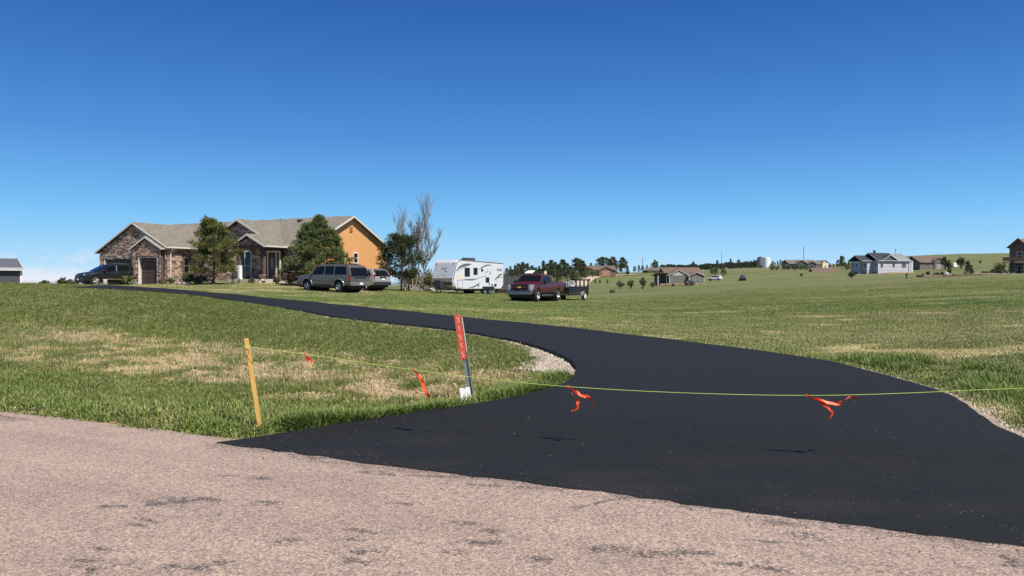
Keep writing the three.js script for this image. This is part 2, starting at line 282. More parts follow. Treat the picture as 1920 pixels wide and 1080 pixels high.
// ---------- the fresh asphalt driveway ----------
const asphaltMap = (() => { const N = 1024; return tex(N, N, (i, j) => {
  const h = hash2(i, j), h2 = hash2(i >> 1, (j >> 1) + 900), t = fbm(i * 0.02, j * 0.02, 3); let v = 146 + 62 * (h2 - 0.5) + 40 * (h - 0.5) + 70 * (hash2((i >> 2) + 77, j >> 2) - 0.5) + 30 * (t - 0.5);
  if (hash2((i >> 2) + 3000, j >> 2) > 0.997 - 0.0 && hash2(i >> 1, (j >> 1) + 40) > 0.4) v = 250; return [v, v, v * 1.02]; }); })();
{
  const nv = DN, nu = 96, cols = []; const pts = [];
  const ragged = (u, v) => v < 1e-6 ? 0.08 * (fbm(u * 22, 2, 5) - 0.5) + 0.06 * (hash2(Math.round(u * 96), 7) - 0.5) : 0;
  const g = gridGeo(nu, nv, (u, v) => {
    const i = Math.round(v * nv), a = LS[i], b = RSp[i]; let x = lerp(a.x, b.x, u), z = lerp(a.z, b.z, u);
    const w = 0.05 * (fbm(v * 190, u > 0.5 ? 9 : 1, 3) - 0.5); if (u < 1e-6 || u > 1 - 1e-6) x += w;
    const rg = ragged(u, v); x += rg * RS; z -= rg * RC;
    const y = ground(x, z) + driveLift(v, x, z) + 0.004;
    const dust = smooth(0.10, 0.0, v) * smooth(0.40, 0.72, fbm(x * 1.3 + 3, z * 2.2, 5)) * 0.42, k = (0.82 + 0.3 * fbm(x * 0.5, z * 0.5, 3)) * (1 + 0.10 * (vnoise(u * 34, v * 5) - 0.5) + 0.10 * (vnoise(u * 9 + 4, v * 2) - 0.5)) * (Math.abs(u - 0.5) < 0.006 ? 0.86 : 1);
    cols.push(lerp(0.0222 * k, 0.075, dust), lerp(0.0212 * k, 0.066, dust), lerp(0.0203 * k, 0.057, dust)); return [x, y, z];
  }, q => [q[0] / 3.1, q[2] / 3.1]);
  g.setAttribute('color', new THREE.BufferAttribute(new Float32Array(cols), 3));
  const P = g.attributes.position, skirt = [];
  const rim = []; for (let i = nv; i >= 0; i--) rim.push(i * (nu + 1)); for (let i = 1; i <= nu; i++) rim.push(i); for (let i = 1; i <= nv; i++) rim.push(i * (nu + 1) + nu);
  const out = rim.map((o, k) => { const i = Math.floor(o / (nu + 1)), c = o % (nu + 1), a = LS[i], b = RSp[i]; let dx = a.x - b.x, dz = a.z - b.z, L = Math.hypot(dx, dz); dx /= L; dz /= L; if (c === nu) { dx = -dx; dz = -dz; } if (i === 0 && c > 0 && c < nu) { dx = -RS; dz = RC; } const w = i === 0 ? 0.03 : 0.07; return [P.getX(o) + dx * w, Math.max(P.getY(o) - 0.16, i < 8 ? -0.02 : -9), P.getZ(o) + dz * w]; });
  const sk = gridGeo(rim.length - 1, 1, (u, v) => { const k = Math.round(u * (rim.length - 1)); return v < 0.5 ? [P.getX(rim[k]), P.getY(rim[k]), P.getZ(rim[k])] : out[k]; }, q => [q[0] / 3.1, (q[2] + q[1]) / 3.1]);
  tint(sk, [0.03, 0.03, 0.032]);
  structure('asphalt_driveway', [g, sk], new THREE.MeshPhysicalMaterial({ vertexColors: true, map: asphaltMap, roughness: 0.84, specularIntensity: 0.75, bumpMap: asphaltMap, bumpScale: 0.003 }));
}

{ // grit and chips lying on the new asphalt, thickest near the road
  const r = mulberry(17), n = 850, im = new THREE.InstancedMesh(new THREE.IcosahedronGeometry(1, 0), std([1, 1, 1], 0.9), n), o = new THREE.Object3D(), c = new THREE.Color();
  for (let k = 0; k < n; k++) {
    const v = Math.pow(r(), 2.2) * 0.3, i = Math.floor(v * DN), f = v * DN - i, u = k < 90 ? 0.665 + 0.012 * (r() - 0.5) + v * 0.2 : r(), x = lerp(lerp(LS[i].x, LS[i + 1].x, f), lerp(RSp[i].x, RSp[i + 1].x, f), u), z = lerp(lerp(LS[i].z, LS[i + 1].z, f), lerp(RSp[i].z, RSp[i + 1].z, f), u), s = 0.0013 + 0.0028 * r() * r();
    o.position.set(x, ground(x, z) + driveLift(v) + 0.005, z); o.rotation.set(r() * 6, r() * 6, r() * 6); o.scale.set(s * 1.4, s, s); o.updateMatrix(); im.setMatrixAt(k, o.matrix); const w = 0.12 + 0.3 * r(); im.setColorAt(k, c.setRGB(w * 1.08, w * 0.95, w * 0.82));
  }
  im.name = numbered('loose_grit'); im.castShadow = im.receiveShadow = true; im.userData = { kind: 'stuff', label: 'pale grit scattered over the new asphalt near the road', category: 'grit' }; scene.add(im);
}

// ---------- pale gravel shoulders beside the driveway ----------
const shoulders = [];
const pebbleGeo = new THREE.IcosahedronGeometry(1, 0);
function shoulder(edge, i0, i1, sgn, width, label, seed, count) {
  const r = mulberry(seed), n = i1 - i0, nrm = i => { const a = edge[Math.max(0, i - 1)], b = edge[Math.min(DN, i + 1)]; let tx = b.x - a.x, tz = b.z - a.z, L = Math.hypot(tx, tz); return [sgn * tz / L, -sgn * tx / L]; };
  const wid = f => Math.max(0.03, width(f) * (0.65 + 0.7 * fbm(f * 18 + seed, 3, 3)));
  const pos = (f, c) => { const fi = i0 + f * n, i = Math.floor(fi), p = edge[i], q = edge[Math.min(DN, i + 1)], t = fi - i, m = nrm(i), w = wid(f); const x = lerp(p.x, q.x, t) + m[0] * w * c, z = lerp(p.z, q.z, t) + m[1] * w * c; return [x, ground(x, z), z]; };
  const g = gridGeo(n, 5, (u, v) => { const p = pos(u, v * 1.02 - 0.05); p[1] += 0.012 + 0.02 * Math.sin(v * 3.1) * 1; return p; }, q => [q[0] / 1.4, q[2] / 1.4]);
  const cen = []; for (let i = 0; i <= n; i++) { const f = i / n, p = pos(f, 0.0); cen.push([p[0], p[2], wid(f)]); }
  shoulders.push((x, z) => { let v = 0; for (const q of cen) { const e = Math.hypot(x - q[0], z - q[1]); if (e < q[2] * 1.05) v = Math.max(v, smooth(q[2] * 1.05, q[2] * 0.8, e) * 0.97); } return v; });
  const m = structure('gravel_shoulder', g, new THREE.MeshStandardMaterial({ map: gravelMap, roughness: 0.95, bumpMap: gravelMap, bumpScale: 0.012 }));
  const im = new THREE.InstancedMesh(pebbleGeo, std([1, 1, 1], 0.9), count), o = new THREE.Object3D(), c = new THREE.Color();
  for (let k = 0; k < count; k++) {
    const f = r(), p = pos(f, Math.pow(r(), 0.8) * 1.25), s = 0.008 + 0.022 * r() * r(); o.position.set(p[0], p[1] + 0.02, p[2]); o.rotation.set(r() * 6, r() * 6, r() * 6); o.scale.set(s * 1.3, s, s); o.updateMatrix(); im.setMatrixAt(k, o.matrix);
    const v = 0.28 + 0.3 * r(); im.setColorAt(k, c.setRGB(v * 1.06, v * 0.9, v * 0.74));
  }
  im.name = numbered('loose_gravel'); im.castShadow = im.receiveShadow = true; stuff(im, label, 'gravel'); scene.add(im);
}
const gravelMap = (() => { const N = 512; return tex(N, N, (i, j) => { const h = hash2(i >> 2, j >> 2), h2 = hash2(i >> 1, j >> 1), t = fbm(i * 0.03, j * 0.03, 3), v = 0.72 + 0.4 * (h - 0.5) + 0.3 * (h2 - 0.5) + 0.3 * (t - 0.5); return [212 * v, 190 * v, 166 * v]; }); })();
const iL = px => { let b = 0, m = 1e9; LS.forEach((p, i) => { if (i > 60) { const e = Math.abs(pxOf(p.x, p.z) - px); if (e < m) { m = e; b = i; } } }); return b; };
const SG = 1, iTip = Math.round(DN * 4 / 15);
shoulder(LS, iTip + 1, iTip + 70, SG, f => 0.12 + 0.42 * smooth(0, 0.08, f) * smooth(0.6, 0.3, f) + 0.16 * smooth(1.0, 0.7, f), 'pale loose gravel on the inside of the driveway bend', 31, 5200);
shoulder(LS, iTip + 72, iTip + 150, SG, f => 0.3 * smooth(1, 0.6, f) * smooth(0.35, 0.6, fbm(f * 30, 1, 3)), 'thin pale gravel strip along the straight of the driveway', 32, 1500);
shoulder(RSp, 28, 130, -SG, f => 0.12 + 0.32 * smooth(0.3, 0.05, f) + 0.1 * smooth(0.9, 0.5, f), 'pinkish gravel strip along the outer edge of the driveway', 33, 3200);

// ---------- grass ----------
function clump(seed, blades, h, spread, wd) {
  const r = mulberry(seed), P = [], N = [];
  for (let k = 0; k < blades; k++) {
    const a = r() * 6.28, q = Math.sqrt(r()) * spread, x = Math.cos(a) * q, z = Math.sin(a) * q, hh = h * (0.45 + 0.75 * r()), ln = (0.15 + 0.55 * r()) * hh, b = r() * 6.28, w = wd * (0.7 + 0.6 * r());
    const dx = Math.cos(b), dz = Math.sin(b), px = -dz * w / 2, pz = dx * w / 2, m = [x + dx * ln * 0.35, hh * 0.62, z + dz * ln * 0.35], t = [x + dx * ln, hh * 0.97, z + dz * ln];
    const A = [x - px, -0.02, z - pz], B = [x + px, -0.02, z + pz], C = [m[0] - px * 0.75, m[1], m[2] - pz * 0.75], D = [m[0] + px * 0.75, m[1], m[2] + pz * 0.75];
    P.push(...A, ...B, ...D, ...A, ...D, ...C, ...C, ...D, ...t);
  }
  const g = new THREE.BufferGeometry(); g.setAttribute('position', new THREE.BufferAttribute(new Float32Array(P), 3)); g.computeVertexNormals();
  g.setAttribute('uv', new THREE.BufferAttribute(new Float32Array(P.length / 3 * 2), 2)); return g;
}
const bladeMat = new THREE.MeshPhysicalMaterial({ color: 0xffffff, roughness: 0.75, side: THREE.DoubleSide, transmission: 0.0 });
const inHouse = (x, z) => { const dx = x + 13.75, dz = z + 70, u = dx * 0.883 + dz * 0.469, v = -dx * 0.469 + dz * 0.883; return u > -24 && u < 0 && v > -6 && v < 7.7; };
function field(name, label, count, seed, geo, pick, accept, size, colour) {
  const r = mulberry(seed), im = new THREE.InstancedMesh(geo, bladeMat, count), o = new THREE.Object3D(), c = new THREE.Color(); let n = 0, tries = 0;
  while (n < count && tries++ < count * 12) {
    const [x, z] = pick(r); if (!accept(x, z, r)) continue;
    o.position.set(x, ground(x, z), z); o.rotation.set((r() - .5) * 0.3, r() * 6.28, (r() - .5) * 0.3); const s = size(x, z, r); o.scale.set(s[0], s[1], s[0]); o.updateMatrix(); im.setMatrixAt(n, o.matrix);
    const q = colour(x, z, r); im.setColorAt(n, c.setRGB(q[0], q[1], q[2])); n++;
  }
  im.count = n; im.name = numbered(name); im.receiveShadow = im.castShadow = true; stuff(im, label, 'grass'); scene.add(im); return im;
}
const onShoulder = (x, z, r) => { for (const s of shoulders) if (s(x, z) > r()) return true; return false; };
const offRoad = (x, z, r) => { if (onShoulder(x, z, r)) return false; const s = roadS(x, z); if (s < 0.02 + 0.3 * fbm(x * 2.2, z * 2.2, 2) - 0.1) return false; if (inDrive(x, z)) return false; const e = edgeDist(x, z, 0.35); return e > 0.06 + 0.22 * r(); };
const shoulderFree = (x, z) => { const e = edgeDist(x, z, 1.2); return e; };
const logPick = (a, b, p0, p1) => r => { const d = Math.exp(lerp(Math.log(a), Math.log(b), r())), px = lerp(p0, p1, r()); return [(px - 960) / F * d, -d]; };
const bladeCol = (x, z, r) => {
  const n = fbm(x * 0.9 + 5, z * 0.9, 3), k = 0.7 + 0.6 * r(); let c = [0.158 * k, 0.190 * k, 0.042 * k];
  if (r() < 0.09 + 0.3 * smooth(0.52, 0.78, n)) c = [0.33 * k, 0.29 * k, 0.13 * k]; else if (r() < 0.4) c = [0.108 * k, 0.15 * k, 0.03 * k]; return c;
};
const farEdge = RSp.map(p => [pxOf(p.x, p.z), -p.z]).sort((a, b) => a[0] - b[0]);
const beyond = (x, z) => { const px = pxOf(x, z); if (px < farEdge[0][0]) return false; return -z > key(farEdge, px); };
function key(tab, x) { if (x <= tab[0][0]) return tab[0][1]; for (let i = 1; i < tab.length; i++) if (x <= tab[i][0]) { const a = tab[i - 1], b = tab[i]; return lerp(a[1], b[1], (x - a[0]) / Math.max(1e-9, b[0] - a[0])); } return tab[tab.length - 1][1]; }
const gA = clump(1, 9, 0.16, 0.10, 0.0085), gB = clump(2, 8, 0.085, 0.09, 0.006), gC = clump(3, 8, 0.033, 0.16, 0.010);
// tall grass in the roadside ditch and in clumps at the driveway's corner
field('verge_grass', 'tall lush grass in the ditch beside the road', 34000, 41, gA, r => { const t = -34 + 48 * r(), s = r() * 3.2; return along(t, s); },
  (x, z, r) => { if (-z < 3 || !offRoad(x, z, r)) return false; const s = roadS(x, z), n = fbm(x * 1.1, z * 1.1 + 8, 3); const far = x > 2.5; const lush = smooth(far ? 3.2 : 2.9, 1.0, s + (n - 0.5) * 1.6); return r() < lush * (1 - 0.9 * bare(x, z)) * smooth(0.0, 0.5, s + 0.2); },
  (x, z, r) => { const s = roadS(x, z), h = (0.3 + 0.62 * r()) * smooth(0, 0.7, s + 0.15) * (0.55 + 0.9 * fbm(x * 0.7 + 2, z * 0.7, 3)); return [0.9 + 0.5 * r(), h]; },
  (x, z, r) => { const c = bladeCol(x, z, r); return r() < 0.75 ? [c[0] * 1.05, c[1] * 1.15, c[2]] : c; });
// short sparse grass on the bank and lawn before the house
field('bank_grass', 'short patchy grass on the bank between road and house', 150000, 42, gB, logPick(9.5, 62, -260, 1130),
  (x, z, r) => { if (!offRoad(x, z, r) || roadS(x, z) < 0.8) return false; if (inHouse(x, z) || beyond(x, z)) return false; const s = roadS(x, z), thin = x < 2 ? 0.78 * smooth(2.4, 3.4, s) * smooth(8.5, 6, s) : 0; return r() > 0.97 * bare(x, z) && r() > thin; },
  (x, z, r) => { const d = -z, k = 1 + d * 0.022; return [k * (0.8 + 0.5 * r()), (0.5 + 0.6 * r()) * (1 + d * 0.004) * (0.6 + 0.8 * fbm(x * 0.5, z * 0.5, 2))]; }, bladeCol);
// rank green clumps along the driveway's edges
field('edge_clumps', 'tall rank grass in clumps along the edges of the driveway', 9000, 47, clump(5, 11, 0.22, 0.10, 0.009), r => { const side = r() < 0.5, i = side ? Math.floor(lerp(14, iTip - 2, r())) : Math.floor(lerp(26, 100, Math.pow(r(), 1.5))), a = side ? LS[i] : RSp[i], b = side ? RSp[i] : LS[i], L = Math.hypot(a.x - b.x, a.z - b.z), e = side ? 0.08 + 0.5 * r() * r() : 0.55 + 2.0 * r(); return [a.x + (a.x - b.x) / L * e, a.z + (a.z - b.z) / L * e]; },
  (x, z, r) => offRoad(x, z, r) && roadS(x, z) > 0.4 && fbm(x * 0.9 + 31, z * 0.9, 3) > 0.36 + 0.30 * r(), (x, z, r) => { const n = fbm(x * 0.8, z * 0.8 + 12, 2); return [0.9 + 0.4 * r(), (0.25 + 0.6 * r()) * (0.4 + n)]; },
  (x, z, r) => { const k = 0.75 + 0.5 * r(); return r() < 0.1 ? [0.3 * k, 0.27 * k, 0.12 * k] : [0.122 * k, 0.182 * k, 0.03 * k]; });
// thin shoots and weeds standing on the worn soil
field('sparse_weeds', 'thin weeds and dry shoots on the worn bank', 5200, 44, clump(4, 5, 0.06, 0.07, 0.005), logPick(10, 24, -150, 1000),
  (x, z, r) => offRoad(x, z, r) && !beyond(x, z) && roadS(x, z) > 1.5 && r() < bare(x, z) * (0.25 + 0.75 * smooth(0.35, 0.6, fbm(x * 3.1, z * 3.1, 2))), (x, z, r) => { const s = 0.7 + 0.7 * r(); return [s, s * (0.5 + 0.9 * r())]; },
  (x, z, r) => { const k = 0.75 + 0.5 * r(); return r() < 0.45 ? [0.36 * k, 0.30 * k, 0.15 * k] : [0.12 * k, 0.15 * k, 0.04 * k]; });
{ // soil clods
  const r = mulberry(46), im = new THREE.InstancedMesh(pebbleGeo, std([1, 1, 1], 0.95), 7000), o = new THREE.Object3D(), c = new THREE.Color(), pick = logPick(10, 26, -150, 1000); let n = 0, t = 0;
  while (n < 7000 && t++ < 160000) { const [x, z] = pick(r); if (roadS(x, z) < 0.2 || inDrive(x, z) || beyond(x, z) || r() > bare(x, z)) continue; const s = 0.006 + 0.03 * Math.pow(r(), 3); o.position.set(x, ground(x, z) + s * 0.2, z); o.rotation.set(r() * 6, r() * 6, r() * 6); o.scale.set(s * 1.4, s * 0.8, s); o.updateMatrix(); im.setMatrixAt(n, o.matrix); const v = 0.75 + 0.5 * r(); im.setColorAt(n++, c.setRGB(0.42 * v, 0.31 * v, 0.19 * v)); }
  im.count = n; im.name = numbered('soil_clods'); im.castShadow = im.receiveShadow = true; stuff(im, 'small clods of dry soil on the worn bank', 'soil'); scene.add(im);
}
// mown field on the other side of the driveway
field('field_grass', 'mown field grass beyond the driveway', 185000, 43, gC, logPick(5, 120, 190, 2500),
  (x, z, r) => { if (!offRoad(x, z, r) || inHouse(x, z) || !beyond(x, z)) return false; return r() > 0.85 * bare(x, z) && r() < smooth(125, 50, -z); },
  (x, z, r) => { const d = -z, e = edgeDist(x, z, 2.6), k = 1 + d * 0.014; return [k * (0.7 + 0.6 * r()), (0.6 + 0.7 * r()) * (1 + 0.9 * smooth(2.4, 0.6, e) * smooth(34, 14, d)) * (0.7 + 0.6 * fbm(x * 0.4, z * 0.4, 2))]; },
  (x, z, r) => { const k = 0.93 + 0.14 * r(), g = grassCol(x, z), e = edgeDist(x, z, 2.6), dry = r() < 0.03, f = dry ? [2.0, 1.65, 2.4] : (r() < 0.35 ? [1.08, 1.2, 0.96] : [1.24, 1.3, 1.08]), c = g.map((v, i) => v * f[i] * k * 1.22); return r() < 0.09 * smooth(1.2, 2.4, e) * smooth(0.45, 0.6, fbm(x * 0.25, z * 0.6 + 50, 3)) * 2 ? [0.36, 0.32, 0.17] : c; });
// ---------- building kit ----------
const shingleTex = (seed, a, b) => { const N = 512; return tex(N, N, (i, j) => { const row = Math.floor(j / 32), off = (row * 37) % 512, tab = Math.floor(((i + off) % 512) / (20 + 0)), h = hash2(tab + seed, row), g = hash2(i, j + seed), e = j % 32 < 3 ? 0.8 : 1; const v = (0.94 + 0.1 * h + 0.16 * (g - 0.5)) * e; return [lerp(a[0], b[0], h) * v, lerp(a[1], b[1], h) * v, lerp(a[2], b[2], h) * v]; }); };
const roofMat = (seed, a, b) => { const t = shingleTex(seed, a, b); return new THREE.MeshStandardMaterial({ map: t, bumpMap: t, bumpScale: 0.006, roughness: 0.95 }); };
const sidingTex = tex(64, 256, (i, j) => { const k = j % 32, v = 232 + 16 * hash2(i, j >> 5) - (k < 3 ? 70 : 0) + (hash2(i >> 3, j) - 0.5) * 10; return [v, v, v]; });
const sidingBump = tex(8, 256, (i, j) => { const v = 255 - (j % 32) * 6; return [v, v, v]; }, false);
const siding = c => new THREE.MeshStandardMaterial({ color: new THREE.Color().setRGB(...c), map: sidingTex, bumpMap: sidingBump, bumpScale: 0.014, roughness: 0.8 });
function prism(pts, depth) { const s = new THREE.Shape(pts.map(p => new THREE.Vector2(...p))); return new THREE.ExtrudeGeometry(s, { depth, bevelEnabled: false }); }
// a roof slope from p (eave) to q (ridge) line, in the plane across the ridge, extruded along the ridge
function gableRoof(parent, o) {   // o: axis 'x'|'z' of the ridge, c: ridge position across, half: eave distance, a0,a1: along, ridge, pitch, mat, trim
  const t = o.t || 0.09, hf = s => s > 0 && o.halfR ? o.halfR : o.half, mk = s => { const h = hf(s), pts = [[0, o.ridge], [s * h, o.ridge - o.pitch * h], [s * h, o.ridge - o.pitch * h - t], [0, o.ridge - t]]; return pts; };
  const place = g => { if (o.axis === 'z') g.translate(o.c, 0, o.a0); else { g.rotateY(Math.PI / 2); g.translate(o.a0, 0, o.c); } return g; };
  const L = o.a1 - o.a0, slopes = [-1, 1].map(s => metreUV(place(prism(mk(s), L)), 2.2));
  let roof; for (const g of slopes) roof = part('roof', g, o.mat, parent);
  const f = o.f || 0.15, fas = [];
  for (const s of [-1, 1]) for (const e of [0, 1]) {
    if (o.skipEnd === e) continue;
    const h = hf(s), pts = [[0, o.ridge - t * 0.3], [s * h, o.ridge - o.pitch * h - t * 0.3], [s * h, o.ridge - o.pitch * h - t * 0.3 - f], [0, o.ridge - t * 0.3 - f]];
    const g = prism(pts, 0.05); if (o.axis === 'z') g.translate(o.c, 0, e ? o.a1 + 0.003 : o.a0 - 0.053); else { g.rotateY(Math.PI / 2); g.translate(e ? o.a1 + 0.003 : o.a0 - 0.053, 0, o.c); } fas.push(g);
  }
  for (const g of fas) part('bargeboard', g, o.trim, parent);
  const gut = [];
  for (const s of [-1, 1]) { if (o.noGutter === s) continue; const ye = o.ridge - o.pitch * hf(s), c = s * (hf(s) + 0.05), b = o.axis === 'z' ? span(o.c + c - 0.06, o.c + c + 0.06, ye - 0.15, ye - 0.02, o.a0 + 0.02, o.a1 - 0.02) : span(o.a0 + 0.02, o.a1 - 0.02, ye - 0.15, ye - 0.02, o.c - c - 0.06, o.c - c + 0.06); gut.push(b); }
  for (const g of gut) part('gutter', g, o.trim, parent);
  return roof;
}
// a body with a gable over it
function wing(parent, o) {
  const h = o.half, top = o.ridge - o.pitch * h - 0.1, pts = [[-h, o.y0 || 0], [h, o.y0 || 0], [h, top], [0, o.ridge - 0.1], [-h, top]];
  const g = prism(pts, o.a1 - o.a0); if (o.axis === 'z') g.translate(o.c, 0, o.a0); else { g.rotateY(Math.PI / 2); g.translate(o.a0, 0, o.c); }
  part('wall', metreUV(g, 1.6), o.wall, parent);
  gableRoof(parent, { ...o, half: h + (o.over ?? 0.45), a0: o.a0 - (o.rake ?? 0.35), a1: o.a1 + (o.rake ?? 0.35), mat: o.roof });
}
function hipRoof(parent, x0, x1, z0, z1, y, rise, mat, over = 0.5, trim) {
  x0 -= over; x1 += over; z0 -= over; z1 += over; const w = Math.min(x1 - x0, z1 - z0) / 2, lx = x1 - x0 >= z1 - z0;
  const A = [x0, y, z0], B = [x1, y, z0], C = [x1, y, z1], D = [x0, y, z1], E = lx ? [x0 + w, y + rise, (z0 + z1) / 2] : [(x0 + x1) / 2, y + rise, z0 + w], G = lx ? [x1 - w, y + rise, (z0 + z1) / 2] : [(x0 + x1) / 2, y + rise, z1 - w];
  const T = lx ? [[A, D, E], [B, G, C], [A, E, G], [A, G, B], [D, C, G], [D, G, E]] : [[A, E, B], [D, C, G], [A, D, G], [A, G, E], [B, E, G], [B, G, C]];
  const g = new THREE.BufferGeometry(); g.setAttribute('position', new THREE.BufferAttribute(new Float32Array(T.flat(2)), 3));
  part('roof', metreUV(g, 2.2), mat, parent);
  part('fascia', [span(x0, x1, y - 0.2, y - 0.004, z0, z0 + 0.05), span(x0, x1, y - 0.2, y - 0.004, z1 - 0.05, z1), span(x0, x0 + 0.05, y - 0.2, y - 0.004, z0, z1), span(x1 - 0.05, x1, y - 0.2, y - 0.004, z0, z1), span(x0, x1, y - 0.03, y - 0.008, z0, z1)], trim || M.offwhite, parent);
}
// a window with frame, mullion and pane; face: 'z' looks along +z, 'x' along +x
function pane(parent, face, c, w, h, o = {}) {
  const win = new THREE.Group(); win.name = 'window'; parent.add(win); win.position.set(...c); if (face === 'x') win.rotation.y = Math.PI / 2; if (face === '-x') win.rotation.y = -Math.PI / 2; if (face === '-z') win.rotation.y = Math.PI;
  const f = o.f || 0.08, fr = [span(-w / 2 - f, w / 2 + f, h / 2, h / 2 + f, 0, 0.07), span(-w / 2 - f, w / 2 + f, -h / 2 - f, -h / 2, 0, 0.09), span(-w / 2 - f, -w / 2, -h / 2, h / 2, 0, 0.07), span(w / 2, w / 2 + f, -h / 2, h / 2, 0, 0.07)];
  if (o.cross !== false) fr.push(span(-w / 2, w / 2, -0.025, 0.025, 0.0, 0.05));
  if (o.mull) fr.push(span(-0.03, 0.03, -h / 2, h / 2, 0, 0.055));
  part('frame', fr, o.mat || M.white, win); part('pane', span(-w / 2, w / 2, -h / 2, h / 2, 0.005, 0.03), M.glass, win); return win;
}
// dry-stacked ledge stone laid on a wall face; cut(u, y) says where there is stone
function ledgeStone(parent, seed, u0, u1, y0, y1, cut, place) {
  const r = mulberry(seed), list = [], tones = [[.46, .30, .215], [.55, .385, .29], [.38, .235, .18], [.17, .115, .095], [.47, .285, .235], [.37, .31, .26], [.62, .47, .36], [.24, .155, .125]];
  for (let y = y0; y < y1;) {
    const h = 0.06 + 0.11 * r(); let u = u0 - r() * 0.3;
    while (u < u1) {
      const w = 0.14 + 0.42 * r() * r() + 0.06, a = Math.max(u, u0), b = Math.min(u + w, u1), cu = (a + b) / 2, cy = y + h / 2;
      if (b - a > 0.06 && cut(cu, cy) && cut(a + 0.02, cy) && cut(b - 0.02, cy)) {
        const dp = 0.035 + 0.05 * r(), t = tones[Math.floor(r() * tones.length)], k = 0.8 + 0.4 * r(), g = span(a + 0.008, b - 0.008, y + 0.008, y + h - 0.006, 0, dp); place(g); list.push(tint(g, t.map(v => v * k)));
      }
      u += w;
    }
    y += h;
  }
  const m = part('ledge_stone', list, stoneMat, parent); m.userData.kind = 'stuff'; return m;
}
const stoneMat = new THREE.MeshStandardMaterial({ vertexColors: true, roughness: 0.92 });
const mortar = std([0.10, 0.075, 0.06], 0.95);

